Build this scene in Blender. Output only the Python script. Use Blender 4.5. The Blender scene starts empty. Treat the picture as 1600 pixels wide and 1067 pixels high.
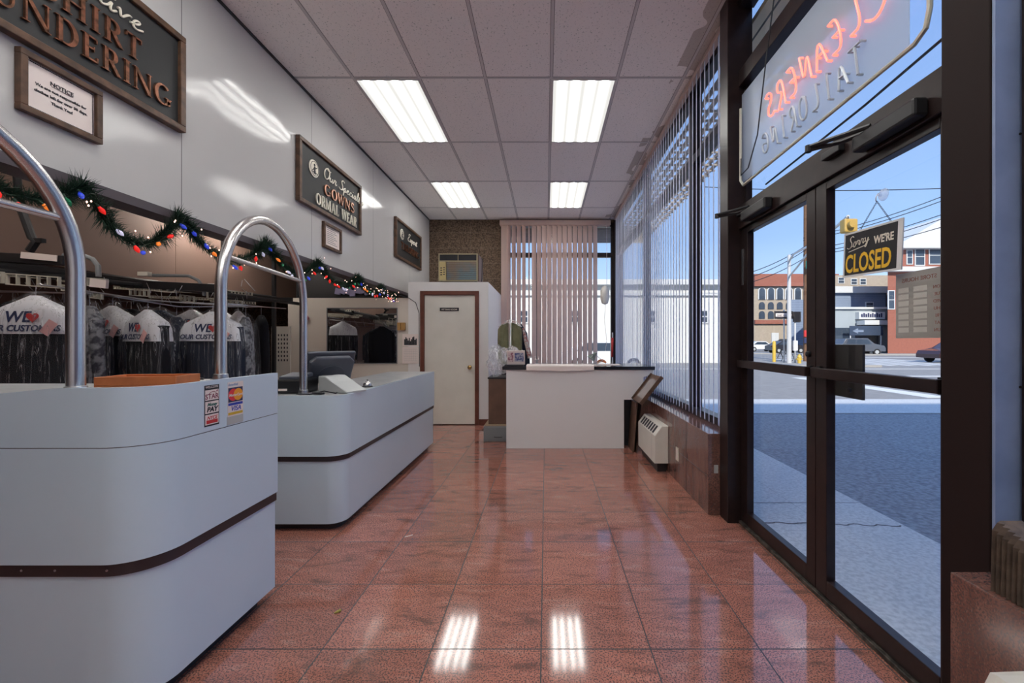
import bpy, bmesh, math, random
from mathutils import Vector, Matrix, noise
R = math.radians
random.seed(7)
S = bpy.context.scene
C = S.collection
# ---------------------------------------------------------------- camera, sky, sun, exposure
F = 639.0; VX = 853.0; VY = 533.5; CZ = 1.285
cd = bpy.data.cameras.new('camera'); cam = bpy.data.objects.new('camera', cd); C.objects.link(cam)
cam.location = (0, 0, CZ); cam.rotation_euler = (R(90), 0, 0)
cd.sensor_width = 36; cd.lens = F/1600*36; cd.shift_x = -(VX-800)/1600.0; cd.clip_start = .02; cd.clip_end = 500
S.camera = cam
S.view_settings.view_transform = 'Standard'; S.view_settings.look = 'None'
S.view_settings.exposure = 0.36; S.view_settings.gamma = 1
w = bpy.data.worlds.new('sky'); S.world = w; w.use_nodes = True
nt = w.node_tree; bg = nt.nodes['Background']
tc = nt.nodes.new('ShaderNodeTexCoord'); sp = nt.nodes.new('ShaderNodeSeparateXYZ'); cr = nt.nodes.new('ShaderNodeValToRGB')
nt.links.new(tc.outputs['Generated'], sp.inputs[0]); nt.links.new(sp.outputs['Z'], cr.inputs[0]); nt.links.new(cr.outputs[0], bg.inputs[0])
e = cr.color_ramp.elements
e[0].position = 0; e[0].color = (.46, .62, .84, 1); e[1].position = 1; e[1].color = (.17, .32, .66, 1)
q = cr.color_ramp.elements.new(.22); q.color = (.23, .37, .63, 1)
q = cr.color_ramp.elements.new(.5); q.color = (.155, .265, .52, 1)
bg.inputs[1].default_value = 1.42
sl = bpy.data.lights.new('sun', 'SUN'); sl.energy = 3.9; sl.angle = R(.53); sl.color = (1, .94, .84)
so = bpy.data.objects.new('sun', sl); C.objects.link(so)
so.rotation_euler = Vector((.12, .84, -.53)).to_track_quat('-Z', 'Y').to_euler(); so.location = (0, -20, 20)

# ---------------------------------------------------------------- helpers
def at(px, py, Y): return Vector(((px-VX)*Y/F, Y, CZ-(py-VY)*Y/F))
def X_(px, Y): return (px-VX)*Y/F
def Z_(py, Y): return CZ-(py-VY)*Y/F
def frame(o, u, v, w_):
    u, v, w_ = Vector(u), Vector(v), Vector(w_)
    return Matrix(((u.x, v.x, w_.x, o[0]), (u.y, v.y, w_.y, o[1]), (u.z, v.z, w_.z, o[2]), (0, 0, 0, 1)))
def LW(y, z, x=-2.33): return frame((x, y, z), (0, 1, 0), (0, 0, 1), (1, 0, 0))       # on the left wall
def RW(y, z, x=1.38): return frame((x, y, z), (0, -1, 0), (0, 0, 1), (-1, 0, 0))      # on the door side, seen from inside
def FW(x, y, z): return frame((x, y, z), (1, 0, 0), (0, 0, 1), (0, -1, 0))            # facing the camera
I4 = Matrix.Identity(4)

def woff(o):
    v = Vector((0, 0, 0))
    while o: v += o.location; o = o.parent
    return v

class MB:
    def __init__(s): s.bm = bmesh.new(); s.M = I4
    def _v(s, p): return s.bm.verts.new(s.M @ Vector(p))
    def box(s, lo, hi, bev=0, seg=2, m=0):
        x0, y0, z0 = lo; x1, y1, z1 = hi
        v = [s._v(p) for p in ((x0,y0,z0),(x1,y0,z0),(x1,y1,z0),(x0,y1,z0),(x0,y0,z1),(x1,y0,z1),(x1,y1,z1),(x0,y1,z1))]
        fs = [s.bm.faces.new([v[i] for i in f]) for f in ((3,2,1,0),(4,5,6,7),(0,1,5,4),(1,2,6,5),(2,3,7,6),(3,0,4,7))]
        for f in fs: f.material_index = m
        if bev:
            ed = list({e for f in fs for e in f.edges})
            r = bmesh.ops.bevel(s.bm, geom=ed, offset=bev, segments=seg, profile=.5, affect='EDGES')
            for f in r['faces']: f.material_index = m
        return s
    def obox(s, c, size, rot=(0,0,0), bev=0, m=0):
        from mathutils import Euler
        k = s.M; s.M = k @ Matrix.Translation(Vector(c)) @ Euler(rot).to_matrix().to_4x4()
        h = [q/2 for q in size]; s.box((-h[0],-h[1],-h[2]), h, bev, m=m); s.M = k; return s
    def tube(s, pts, r, n=10, cap=True, closed=False, m=0):
        pts = [Vector(p) for p in pts]; N = len(pts); rr = r if isinstance(r, (list, tuple)) else [r]*N
        rings = []; up = None
        for i, p in enumerate(pts):
            if closed: d = pts[(i+1) % N]-pts[i-1]
            else: d = (pts[min(i+1, N-1)]-pts[max(i-1, 0)])
            if d.length < 1e-9: d = Vector((0,0,1))
            d.normalize()
            if up is None:
                up = Vector((0,0,1)) if abs(d.z) < .9 else Vector((1,0,0))
            a = d.cross(up)
            if a.length < 1e-5: a = d.cross(Vector((1,0,.1)))
            a.normalize(); b = a.cross(d).normalized(); up = b
            rings.append([s._v(p+(a*math.cos(t)+b*math.sin(t))*rr[i]) for t in [2*math.pi*k/n for k in range(n)]])
        for i in range(N if closed else N-1):
            A, B = rings[i], rings[(i+1) % N]
            for k in range(n):
                f = s.bm.faces.new((A[k], A[(k+1) % n], B[(k+1) % n], B[k])); f.smooth = True; f.material_index = m
        if cap and not closed:
            s.bm.faces.new(rings[0]).material_index = m; s.bm.faces.new(rings[-1][::-1]).material_index = m
        return s
    def cyl(s, a, b, r, n=16, r2=None, m=0): return s.tube([a, b], [r, r if r2 is None else r2], n, m=m)
    def lathe(s, prof, c=(0,0,0), n=20, m=0, ax='z'):
        rings = []
        for (r, z) in prof:
            ring = []
            for k in range(n):
                t = 2*math.pi*k/n; a, b = r*math.cos(t), r*math.sin(t)
                p = (a, b, z) if ax == 'z' else ((z, a, b) if ax == 'x' else (a, z, b))
                ring.append(s._v((c[0]+p[0], c[1]+p[1], c[2]+p[2])))
            rings.append(ring)
        for A, B in zip(rings, rings[1:]):
            for k in range(n):
                f = s.bm.faces.new((A[k], A[(k+1) % n], B[(k+1) % n], B[k])); f.smooth = True; f.material_index = m
        s.bm.faces.new(rings[0][::-1]).material_index = m; s.bm.faces.new(rings[-1]).material_index = m
        return s
    def prism(s, pts, w0, w1, bev=0, m=0):                       # 2D outline (u,v) extruded along w
        A = [s._v((p[0], p[1], w0)) for p in pts]; B = [s._v((p[0], p[1], w1)) for p in pts]; n = len(pts)
        fs = [s.bm.faces.new(A[::-1]), s.bm.faces.new(B)]
        for i in range(n): fs.append(s.bm.faces.new((A[i], A[(i+1) % n], B[(i+1) % n], B[i])))
        for f in fs: f.material_index = m
        if bev:
            ed = list(fs[0].edges)+list(fs[1].edges)
            bmesh.ops.bevel(s.bm, geom=ed, offset=bev, segments=2, profile=.5, affect='EDGES')
        return s
    def seg2(s, a, b, wd, w0, w1, m=0):                          # flat stroke between two 2D points
        a, b = Vector(a), Vector(b); d = (b-a)
        if d.length < 1e-6: return s
        d.normalize(); nrm = Vector((-d.y, d.x))*wd/2
        return s.prism([a-nrm, b-nrm, b+nrm, a+nrm], w0, w1, m=m)
    def ring2(s, cx, cy, rx, ry, wd, w0, w1, a0=0, a1=360, n=24, wf=None, m=0):
        A, B = [], []
        full = abs(a1-a0) >= 359.9; cnt = n if full else n+1
        for i in range(cnt):
            t = R(a0+(a1-a0)*i/n); k = wd if wf is None else wf(t)
            for lst, q in ((A, k/2), (B, -k/2)):
                lst.append([s._v((cx+(rx+q)*math.cos(t), cy+(ry+q)*math.sin(t), z)) for z in (w0, w1)])
        for i in range(n):
            j = (i+1) % cnt
            for f in ((A[i][1], A[j][1], B[j][1], B[i][1]), (A[i][0], B[i][0], B[j][0], A[j][0]), (A[i][0], A[j][0], A[j][1], A[i][1]), (B[i][0], B[i][1], B[j][1], B[j][0])):
                s.bm.faces.new(f).material_index = m
        if not full:
            for i in (0, cnt-1): s.bm.faces.new((A[i][0], A[i][1], B[i][1], B[i][0])).material_index = m
        return s
    def text(s, txt, size, ext=.002, shear=0, ax='LEFT', off=0, width=1, m=0, sp=1):
        cu = bpy.data.curves.new('t', 'FONT'); cu.body = txt; cu.size = size; cu.extrude = ext; cu.shear = shear
        cu.align_x = ax; cu.offset = off; cu.resolution_u = 3; cu.space_character = sp
        o = bpy.data.objects.new('t', cu); C.objects.link(o)
        dg = bpy.context.evaluated_depsgraph_get(); me = bpy.data.meshes.new_from_object(o.evaluated_get(dg))
        me.transform(s.M @ Matrix.Diagonal((width, 1, 1, 1)))
        n0 = len(s.bm.faces); s.bm.from_mesh(me); s.bm.faces.ensure_lookup_table()
        for f in s.bm.faces[n0:]: f.material_index = m
        bpy.data.objects.remove(o); bpy.data.curves.remove(cu); bpy.data.meshes.remove(me)
        return s
    def build(s, name, mat, parent=None, label=None, cat=None, group=None, kind=None, smooth=False, loc=None, local=False):
        me = bpy.data.meshes.new(name)
        bmesh.ops.recalc_face_normals(s.bm, faces=s.bm.faces)
        o = bpy.data.objects.new(name, me)
        if parent is not None:
            if not local: bmesh.ops.translate(s.bm, verts=s.bm.verts, vec=-woff(parent))
        else:
            if loc is None:
                xs = [v.co for v in s.bm.verts]
                loc = Vector(((min(v.x for v in xs)+max(v.x for v in xs))/2, (min(v.y for v in xs)+max(v.y for v in xs))/2, min(v.z for v in xs)))
            bmesh.ops.translate(s.bm, verts=s.bm.verts, vec=-Vector(loc)); o.location = loc
        if smooth:
            for f in s.bm.faces: f.smooth = True
        for q in s.bm.edges:
            if len(q.link_faces) == 2 and q.calc_face_angle(0) > .6: q.smooth = False
        s.bm.to_mesh(me); s.bm.free()
        for q in (mat if isinstance(mat, (list, tuple)) else [mat]): me.materials.append(q)
        C.objects.link(o)
        if parent is not None: o.parent = parent
        tag(o, label, cat, group, kind); return o

def tag(o, label=None, cat=None, group=None, kind=None):
    if label: o['label'] = label
    if cat: o['category'] = cat
    if group: o['group'] = group
    if kind: o['kind'] = kind
    return o
def thing(name, label, cat, loc=(0,0,0), rz=0, group=None, kind=None):
    o = bpy.data.objects.new(name, None); C.objects.link(o); o.location = loc; o.rotation_euler = (0, 0, rz); o.empty_display_size = .1
    return tag(o, label, cat, group, kind)
def copy_tree(o, loc, rz=0, label=None, group=None, parent=None):
    c = o.copy(); C.objects.link(c)
    if parent is None: c.location = loc; c.rotation_euler = (0, 0, rz)
    else: c.parent = parent
    if label: c['label'] = label
    if group: c['group'] = group
    for ch in list(o.children): copy_tree(ch, None, parent=c)
    return c
def struct(name, mb, mat, **k): return mb.build(name, mat, kind='structure', **k)

# ---------------------------------------------------------------- materials
def mat(name, col, rough=.5, metal=0, noise_=None, bump=None, spec=.5, coat=0, emit=None, estr=0):
    """noise_=(scale, colour2, contrast lo, hi), bump=(scale, strength)"""
    m = bpy.data.materials.new(name); m.use_nodes = True; n = m.node_tree; b = n.nodes['Principled BSDF']
    b.inputs['Base Color'].default_value = (*col, 1); b.inputs['Roughness'].default_value = rough
    b.inputs['Metallic'].default_value = metal; b.inputs['Specular IOR Level'].default_value = spec
    b.inputs['Coat Weight'].default_value = coat; b.inputs['Coat Roughness'].default_value = .05
    if emit: b.inputs['Emission Color'].default_value = (*emit, 1); b.inputs['Emission Strength'].default_value = estr
    tcn = n.nodes.new('ShaderNodeTexCoord')
    if noise_:
        t = n.nodes.new('ShaderNodeTexNoise'); t.inputs['Scale'].default_value = noise_[0]; t.inputs['Detail'].default_value = 6
        n.links.new(tcn.outputs['Object'], t.inputs[0])
        r = n.nodes.new('ShaderNodeValToRGB'); r.color_ramp.elements[0].position = noise_[2]; r.color_ramp.elements[1].position = noise_[3]
        r.color_ramp.elements[0].color = (*noise_[1], 1); r.color_ramp.elements[1].color = (*col, 1)
        n.links.new(t.outputs[0], r.inputs[0]); n.links.new(r.outputs[0], b.inputs['Base Color'])
    if bump:
        t = n.nodes.new('ShaderNodeTexNoise'); t.inputs['Scale'].default_value = bump[0]; t.inputs['Detail'].default_value = 4
        n.links.new(tcn.outputs['Object'], t.inputs[0])
        bu = n.nodes.new('ShaderNodeBump'); bu.inputs['Strength'].default_value = bump[1]; bu.inputs['Distance'].default_value = .01
        n.links.new(t.outputs[0], bu.inputs['Height']); n.links.new(bu.outputs[0], b.inputs['Normal'])
    return m

def nodes_of(m): return m.node_tree.nodes, m.node_tree.links, m.node_tree.nodes['Principled BSDF']
def math_(N, L, op, a, b=None, c=None):
    x = N.new('ShaderNodeMath'); x.operation = op
    for i, q in enumerate((a, b, c)):
        if q is None: continue
        if isinstance(q, (int, float)): x.inputs[i].default_value = q
        else: L.new(q, x.inputs[i])
    return x.outputs[0]
def mixc(N, L, fac, a, b):
    x = N.new('ShaderNodeMix'); x.data_type = 'RGBA'
    for i, q in ((0, fac), (6, a), (7, b)):
        if isinstance(q, (int, float)): x.inputs[i].default_value = q
        elif isinstance(q, tuple): x.inputs[i].default_value = (*q, 1)
        else: L.new(q, x.inputs[i])
    return x.outputs[2]
def gridline(N, L, coord, period, off, half):     # 1 on the joint
    a = math_(N, L, 'SUBTRACT', coord, off-period*.5); a = math_(N, L, 'DIVIDE', a, period); a = math_(N, L, 'FRACT', a)
    a = math_(N, L, 'SUBTRACT', a, .5); a = math_(N, L, 'ABSOLUTE', a); return math_(N, L, 'LESS_THAN', a, half/period)

def granite(name, tiled, rough):
    m = mat(name, (.3, .1, .07), rough); N, L, B = nodes_of(m)
    g = N.new('ShaderNodeNewGeometry'); s = N.new('ShaderNodeSeparateXYZ'); L.new(g.outputs['Position'], s.inputs[0])
    mp = N.new('ShaderNodeMapping'); mp.inputs['Scale'].default_value = (1, 3.4, 1); mp.inputs['Rotation'].default_value = (0, 0, .35)
    L.new(g.outputs['Position'], mp.inputs[0])
    def nz(sc, src, det=6, dist=0):
        t = N.new('ShaderNodeTexNoise'); t.inputs['Scale'].default_value = sc; t.inputs['Detail'].default_value = det; t.inputs['Distortion'].default_value = dist; L.new(src, t.inputs[0]); return t.outputs[0]
    def ramp(src, stops):
        r = N.new('ShaderNodeValToRGB'); L.new(src, r.inputs[0]); el = r.color_ramp.elements
        el[0].position, el[0].color = stops[0][0], (*stops[0][1], 1); el[1].position, el[1].color = stops[-1][0], (*stops[-1][1], 1)
        for p_, c_ in stops[1:-1]: k = el.new(p_); k.color = (*c_, 1)
        return r.outputs[0]
    src = g.outputs['Position']
    if tiled:
        # each tile is its own slab: shift the pattern per tile
        fx = math_(N, L, 'FLOOR', math_(N, L, 'DIVIDE', math_(N, L, 'SUBTRACT', s.outputs[0], -.02), .457))
        fy = math_(N, L, 'FLOOR', math_(N, L, 'DIVIDE', math_(N, L, 'SUBTRACT', s.outputs[1], 1.709), .457))
        cb = N.new('ShaderNodeCombineXYZ'); L.new(math_(N, L, 'MULTIPLY', fx, 3.17), cb.inputs[0]); L.new(math_(N, L, 'MULTIPLY', fy, 5.31), cb.inputs[1]); L.new(math_(N, L, 'ADD', fx, fy), cb.inputs[2])
        va = N.new('ShaderNodeVectorMath'); va.operation = 'ADD'; L.new(mp.outputs[0], va.inputs[0]); L.new(cb.outputs[0], va.inputs[1]); srcw = va.outputs[0]
        wn = N.new('ShaderNodeTexWhiteNoise'); L.new(cb.outputs[0], wn.inputs[0]); tv = wn.outputs[0]
    else: srcw = mp.outputs[0]
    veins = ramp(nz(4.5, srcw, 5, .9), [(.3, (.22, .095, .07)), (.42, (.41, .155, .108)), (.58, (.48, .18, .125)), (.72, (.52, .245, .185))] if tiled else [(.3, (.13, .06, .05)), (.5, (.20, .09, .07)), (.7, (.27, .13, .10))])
    grain = nz(150, src, 7)
    c = mixc(N, L, ramp(grain, [(.44, (.9, .9, .9)), (.505, (0, 0, 0))]), veins, (.10, .065, .06))
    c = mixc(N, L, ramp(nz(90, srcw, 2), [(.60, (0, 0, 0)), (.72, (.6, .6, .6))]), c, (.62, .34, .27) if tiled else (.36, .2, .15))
    if tiled:
        k = math_(N, L, 'MULTIPLY_ADD', tv, .3, .85); vm = N.new('ShaderNodeVectorMath'); vm.operation = 'SCALE'; L.new(c, vm.inputs[0]); L.new(k, vm.inputs[3]); c = vm.outputs[0]
        ln = math_(N, L, 'MAXIMUM', gridline(N, L, s.outputs[0], .457, -.02, .0028), gridline(N, L, s.outputs[1], .457, 1.709, .0028))
        c = mixc(N, L, ln, c, (.02, .015, .014))
        L.new(math_(N, L, 'MULTIPLY_ADD', ln, .5, rough), B.inputs['Roughness'])
    L.new(c, B.inputs['Base Color'])
    B.inputs['Specular IOR Level'].default_value = .8; B.inputs['Coat Weight'].default_value = .35 if tiled else .1; B.inputs['Coat Roughness'].default_value = .06; B.inputs['Coat IOR'].default_value = 1.5
    return m

def glass(name, tint=(1, 1, 1), gl=.6):
    m = bpy.data.materials.new(name); m.use_nodes = True; N = m.node_tree.nodes; L = m.node_tree.links; N.remove(N['Principled BSDF'])
    o = N['Material Output']; t = N.new('ShaderNodeBsdfTransparent'); g = N.new('ShaderNodeBsdfGlossy'); x = N.new('ShaderNodeMixShader'); f = N.new('ShaderNodeLayerWeight')
    t.inputs[0].default_value = (*tint, 1); g.inputs['Roughness'].default_value = .02; f.inputs[0].default_value = .5
    L.new(math_(N, L, 'MULTIPLY_ADD', math_(N, L, 'POWER', f.outputs[1], 5), gl, .022), x.inputs[0]); L.new(t.outputs[0], x.inputs[1]); L.new(g.outputs[0], x.inputs[2]); L.new(x.outputs[0], o.inputs[0])
    return m
def film(name, opac=.25, wr=30, str_=.8, col=(.9, .93, 1), crease_glints=False):
    m = bpy.data.materials.new(name); m.use_nodes = True; N = m.node_tree.nodes; L = m.node_tree.links; B = N['Principled BSDF']
    B.inputs['Base Color'].default_value = (*col, 1); B.inputs['Roughness'].default_value = .07; B.inputs['Specular IOR Level'].default_value = 1
    tcn = N.new('ShaderNodeTexCoord'); mp = N.new('ShaderNodeMapping'); mp.inputs['Scale'].default_value = (1, 1, .06) if crease_glints else (1, 1, .13); L.new(tcn.outputs['Object'], mp.inputs[0])
    t = N.new('ShaderNodeTexNoise'); t.inputs['Scale'].default_value = wr; t.inputs['Detail'].default_value = 3; t.inputs['Distortion'].default_value = 1.5; L.new(mp.outputs[0], t.inputs[0])
    bu = N.new('ShaderNodeBump'); bu.inputs['Strength'].default_value = str_; bu.inputs['Distance'].default_value = .02; L.new(t.outputs[0], bu.inputs['Height']); L.new(bu.outputs[0], B.inputs['Normal'])
    r = N.new('ShaderNodeValToRGB'); L.new(t.outputs[0], r.inputs[0]); r.color_ramp.elements[0].position = .5; r.color_ramp.elements[0].color = (opac*.45,)*3+(1,)
    if crease_glints:  # narrow paler alpha bands stand in for highlights along the film's creases
        for p_, v_ in ((.545, opac*.5), (.56, .38), (.575, opac*.5), (.625, opac*.6), (.645, .55), (.665, opac*.6)): k = r.color_ramp.elements.new(p_); k.color = (v_, v_, v_, 1)
        r.color_ramp.elements[-1].position = .80
    r.color_ramp.elements[-1].position = .80 if crease_glints else .74; r.color_ramp.elements[-1].color = (min(1, opac*4.5),)*3+(1,)
    L.new(r.outputs[0], B.inputs['Alpha'])
    return m
def planks(name, c1, c2, period, axis, rough=.6, gap=.006):
    m = mat(name, c1, rough); N, L, B = nodes_of(m); g = N.new('ShaderNodeNewGeometry'); s = N.new('ShaderNodeSeparateXYZ'); L.new(g.outputs['Position'], s.inputs[0])
    L.new(mixc(N, L, gridline(N, L, s.outputs[axis], period, 0, gap), c1, c2), B.inputs['Base Color']); return m

M = {}
M['floor'] = granite('red granite tiles', True, .09)
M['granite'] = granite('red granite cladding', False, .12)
def wall_panels():
    m = mat('glossy white wall panels', (.56, .55, .545), .11, spec=.3); N, L, B = nodes_of(m)
    g = N.new('ShaderNodeNewGeometry'); s = N.new('ShaderNodeSeparateXYZ'); L.new(g.outputs['Position'], s.inputs[0])
    ln = gridline(N, L, s.outputs[1], 1.45, 2.615, .003)
    L.new(mixc(N, L, ln, (.56, .55, .545), (.2, .2, .2)), B.inputs['Base Color'])
    t = N.new('ShaderNodeTexNoise'); t.inputs['Scale'].default_value = 1.6; L.new(g.outputs['Position'], t.inputs[0])
    bu = N.new('ShaderNodeBump'); bu.inputs['Strength'].default_value = .35; bu.inputs['Distance'].default_value = .03; L.new(t.outputs[0], bu.inputs['Height']); L.new(bu.outputs[0], B.inputs['Normal']); return m
M['wallpanel'] = wall_panels()
def ceil_mat():
    m = mat('fissured ceiling tiles', (.93, .90, .88), .9, spec=.1); N, L, B = nodes_of(m)
    g = N.new('ShaderNodeNewGeometry'); s = N.new('ShaderNodeSeparateXYZ'); L.new(g.outputs['Position'], s.inputs[0])
    t = N.new('ShaderNodeTexNoise'); t.inputs['Scale'].default_value = 75; t.inputs['Detail'].default_value = 2; t.inputs['Distortion'].default_value = .8; L.new(g.outputs['Position'], t.inputs[0])
    r = N.new('ShaderNodeValToRGB'); L.new(t.outputs[0], r.inputs[0]); r.color_ramp.elements[0].position = .30; r.color_ramp.elements[0].color = (.50, .52, .50, 1); r.color_ramp.elements[1].position = .38; r.color_ramp.elements[1].color = (.93, .90, .88, 1)
    ln = math_(N, L, 'MAXIMUM', gridline(N, L, s.outputs[0], .61, .05, .0155), gridline(N, L, s.outputs[1], 1.22, 3.777, .0155))
    c = mixc(N, L, ln, r.outputs[0], (.25, .24, .24))
    # brown water stains along the window edge
    st = N.new('ShaderNodeTexNoise'); st.inputs['Scale'].default_value = 2.3; L.new(g.outputs['Position'], st.inputs[0])
    k = math_(N, L, 'MULTIPLY', math_(N, L, 'GREATER_THAN', s.outputs[0], 1.16), math_(N, L, 'GREATER_THAN', st.outputs[0], .53))
    L.new(mixc(N, L, math_(N, L, 'MULTIPLY', k, .5), c, (.20, .15, .11)), B.inputs['Base Color'])
    bu = N.new('ShaderNodeBump'); bu.inputs['Strength'].default_value = .4; bu.inputs['Distance'].default_value = .004; L.new(t.outputs[0], bu.inputs['Height']); L.new(bu.outputs[0], B.inputs['Normal'])
    return m
M['ceil'] = ceil_mat()
M['grid'] = mat('ceiling grid', (.62, .60, .60), .5)
def cork():
    m = mat('brown cork wall', (.2, .14, .09), .9, spec=.1); N, L, B = nodes_of(m); g = N.new('ShaderNodeNewGeometry'); s = N.new('ShaderNodeSeparateXYZ'); L.new(g.outputs['Position'], s.inputs[0])
    t = N.new('ShaderNodeTexNoise'); t.inputs['Scale'].default_value = 45; t.inputs['Detail'].default_value = 7; L.new(g.outputs['Position'], t.inputs[0])
    r = N.new('ShaderNodeValToRGB'); L.new(t.outputs[0], r.inputs[0]); r.color_ramp.elements[0].position = .36; r.color_ramp.elements[0].color = (.06, .040, .030, 1); r.color_ramp.elements[1].position = .66; r.color_ramp.elements[1].color = (.19, .135, .095, 1)
    ln = math_(N, L, 'MAXIMUM', gridline(N, L, s.outputs[2], .305, .1, .004), gridline(N, L, s.outputs[0], .9, .3, .003))
    L.new(mixc(N, L, math_(N, L, 'MULTIPLY', ln, .5), r.outputs[0], (.25, .2, .16)), B.inputs['Base Color']); return m
M['cork'] = cork()
M['lam'] = mat('blue white laminate', (.61, .73, .83), .20, spec=.5, noise_=(1.5, (.58, .70, .81), .35, .65))
M['band'] = mat('dark brown rubber band', (.035, .025, .028), .3)
M['kick'] = mat('dark toe kick', (.02, .018, .022), .4)
M['chrome'] = mat('polished steel tube', (.66, .645, .64), .27, metal=1)
M['dark'] = mat('dark bronze frame', (.024, .014, .013), .32, metal=0, spec=.35, noise_=(14, (.017, .010, .010), .4, .6))
M['dark2'] = mat('black metal', (.014, .014, .016), .4)
M['glass'] = glass('window glass')
M['brown'] = mat('brown fascia paint', (.24, .155, .12), .6, noise_=(2, (.22, .14, .11), .3, .7))
M['plum'] = mat('dark plum edge trim', (.075, .06, .07), .45)
M['white'] = mat('white paint', (.80, .78, .77), .45)
M['cream'] = mat('cream paint', (.68, .62, .55), .5, noise_=(1.2, (.64, .59, .52), .3, .7))
M['offwhite'] = mat('off white enamel', (.76, .73, .66), .4, noise_=(3, (.71, .68, .61), .35, .6))
M['sign'] = mat('charcoal sign board', (.018, .019, .02), .55)
M['oak'] = mat('stained oak', (.13, .065, .035), .45, noise_=(18, (.055, .028, .016), .35, .65))
M['mahog'] = mat('red brown door trim', (.16, .045, .028), .4, noise_=(12, (.12, .035, .02), .35, .65))
M['copper'] = mat('copper leaf', (.48, .21, .13), .28, metal=.9, noise_=(30, (.20, .11, .07), .35, .6))
M['ivory'] = mat('ivory lettering', (.78, .73, .62), .4)
M['paper'] = mat('paper', (.82, .72, .68), .7)
M['ink'] = mat('black ink', (.015, .015, .02), .6)
M['navy'] = mat('navy ink', (.02, .03, .10), .6)
M['red'] = mat('red ink', (.55, .03, .03), .5)
M['orangewood'] = mat('orange wood', (.52, .16, .05), .45, noise_=(20, (.42, .12, .035), .3, .7))
M['fir'] = mat('garland needles', (.014, .05, .028), .7)
M['cloth'] = mat('black wool', (.012, .012, .016), .9, spec=.2, bump=(120, .4))
M['cloth2'] = mat('navy suiting', (.02, .025, .045), .9, spec=.2, bump=(120, .4))
M['cloth3'] = mat('brown tweed', (.07, .05, .04), .9, spec=.2)
M['cloth4'] = mat('grey knit', (.30, .31, .34), .8, noise_=(22, (.06, .06, .08), .42, .56))
M['olive'] = mat('olive lining', (.22, .21, .12), .9, noise_=(9, (.15, .15, .08), .3, .7))
M['film'] = film('clear garment bag', .06, 24, .8, (.75, .77, .82), True)
M['bag'] = film('white plastic bag', .5, 26, .8, (.85, .85, .88))
M['cape'] = mat('white paper shoulder cape', (.72, .73, .78), .5)
M['pos'] = mat('slate plastic', (.085, .095, .12), .38)
M['silver'] = mat('silver plastic', (.50, .52, .52), .3, metal=.2)
M['steel'] = mat('brushed steel', (.5, .5, .52), .3, metal=1)
M['brass'] = mat('brass', (.6, .4, .15), .25, metal=1)
M['vane'] = mat('rosy beige vane', (.78, .64, .58), .6)
M['vane2'] = mat('pale vane', (.80, .76, .77), .5)
def translucent(m, k, col):
    N, L, B = nodes_of(m); t = N.new('ShaderNodeBsdfTranslucent'); t.inputs[0].default_value = (*col, 1); x = N.new('ShaderNodeMixShader'); x.inputs[0].default_value = k
    L.new(B.outputs[0], x.inputs[1]); L.new(t.outputs[0], x.inputs[2]); L.new(x.outputs[0], N['Material Output'].inputs[0])
translucent(M['vane2'], .75, (.93, .93, .97)); translucent(M['vane'], .6, (.95, .80, .72))
M['beige'] = mat('beige metal', (.42, .36, .22), .5)
M['beige2'] = mat('cream metal', (.55, .52, .44), .5)
M['blackg'] = mat('black gloss counter top', (.015, .015, .02), .12)
M['wood'] = mat('walnut laminate', (.16, .085, .055), .4, noise_=(6, (.11, .06, .04), .3, .7))
M['greymetal'] = mat('grey painted metal', (.20, .21, .22), .45)
M['mirror'] = mat('mirror', (.80, .82, .80), .01, metal=1)
M['neonR'] = mat('lit red neon', (.9, .2, .15), .3, emit=(1, .12, .08), estr=2.2)
M['neonW'] = mat('unlit white tube', (.62, .68, .75), .2)
def cloudy(name, op, col):
    m = mat(name, col, .35); N, L, B = nodes_of(m); B.inputs['Alpha'].default_value = op; translucent(m, .5, col); x = [n_ for n_ in N if n_.type == 'MIX_SHADER'][0]
    t = N.new('ShaderNodeBsdfTransparent'); y = N.new('ShaderNodeMixShader'); y.inputs[0].default_value = op; B.inputs['Alpha'].default_value = 1
    L.new(t.outputs[0], y.inputs[1]); L.new(x.outputs[0], y.inputs[2]); L.new(y.outputs[0], N['Material Output'].inputs[0]); return m

M['yellow'] = mat('safety yellow', (.62, .42, .05), .5); M['signal'] = mat('weathered signal yellow', (.50, .32, .07), .5)
M['marble'] = mat('blue grey panel', (.28, .36, .56), .35, noise_=(5, (.21, .28, .45), .35, .6))
M['acrylic'] = cloudy('cloudy acrylic', .55, (.72, .76, .80))
# outdoors
M['asphalt'] = mat('asphalt', (.33, .35, .37), .85, noise_=(24, (.19, .20, .22), .35, .62), bump=(60, .6))
M['concrete'] = mat('pavement concrete', (.66, .67, .66), .8, noise_=(42, (.50, .51, .51), .35, .6), bump=(80, .3))
M['road'] = mat('light road surface', (.30, .29, .275), .9, noise_=(4, (.25, .245, .235), .35, .65))
M['linep'] = mat('white road paint', (.75, .75, .72), .7)
M['brick'] = mat('red brick', (.34, .12, .08), .8, noise_=(6, (.27, .10, .07), .3, .7))
M['tan'] = mat('tan stone', (.42, .36, .28), .8, noise_=(3, (.36, .30, .24), .3, .7))
M['bwhite'] = mat('white siding', (.60, .62, .62), .7)
M['bblue'] = planks('blue grey siding', (.22, .28, .38), (.14, .18, .26), .25, 2, gap=.03)
M['bgrey'] = mat('grey green stucco', (.36, .41, .44), .8)
M['winglass'] = mat('dark window glass', (.05, .07, .10), .1)
M['soffit'] = planks('tan soffit boards', (.92, .74, .48), (.10, .08, .05), .1, 0, gap=.008)
M['utility'] = mat('utility pole wood', (.22, .11, .06), .85, noise_=(10, (.15, .08, .04), .3, .7))
M['tire'] = mat('tyre', (.015, .015, .015), .8)
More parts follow.
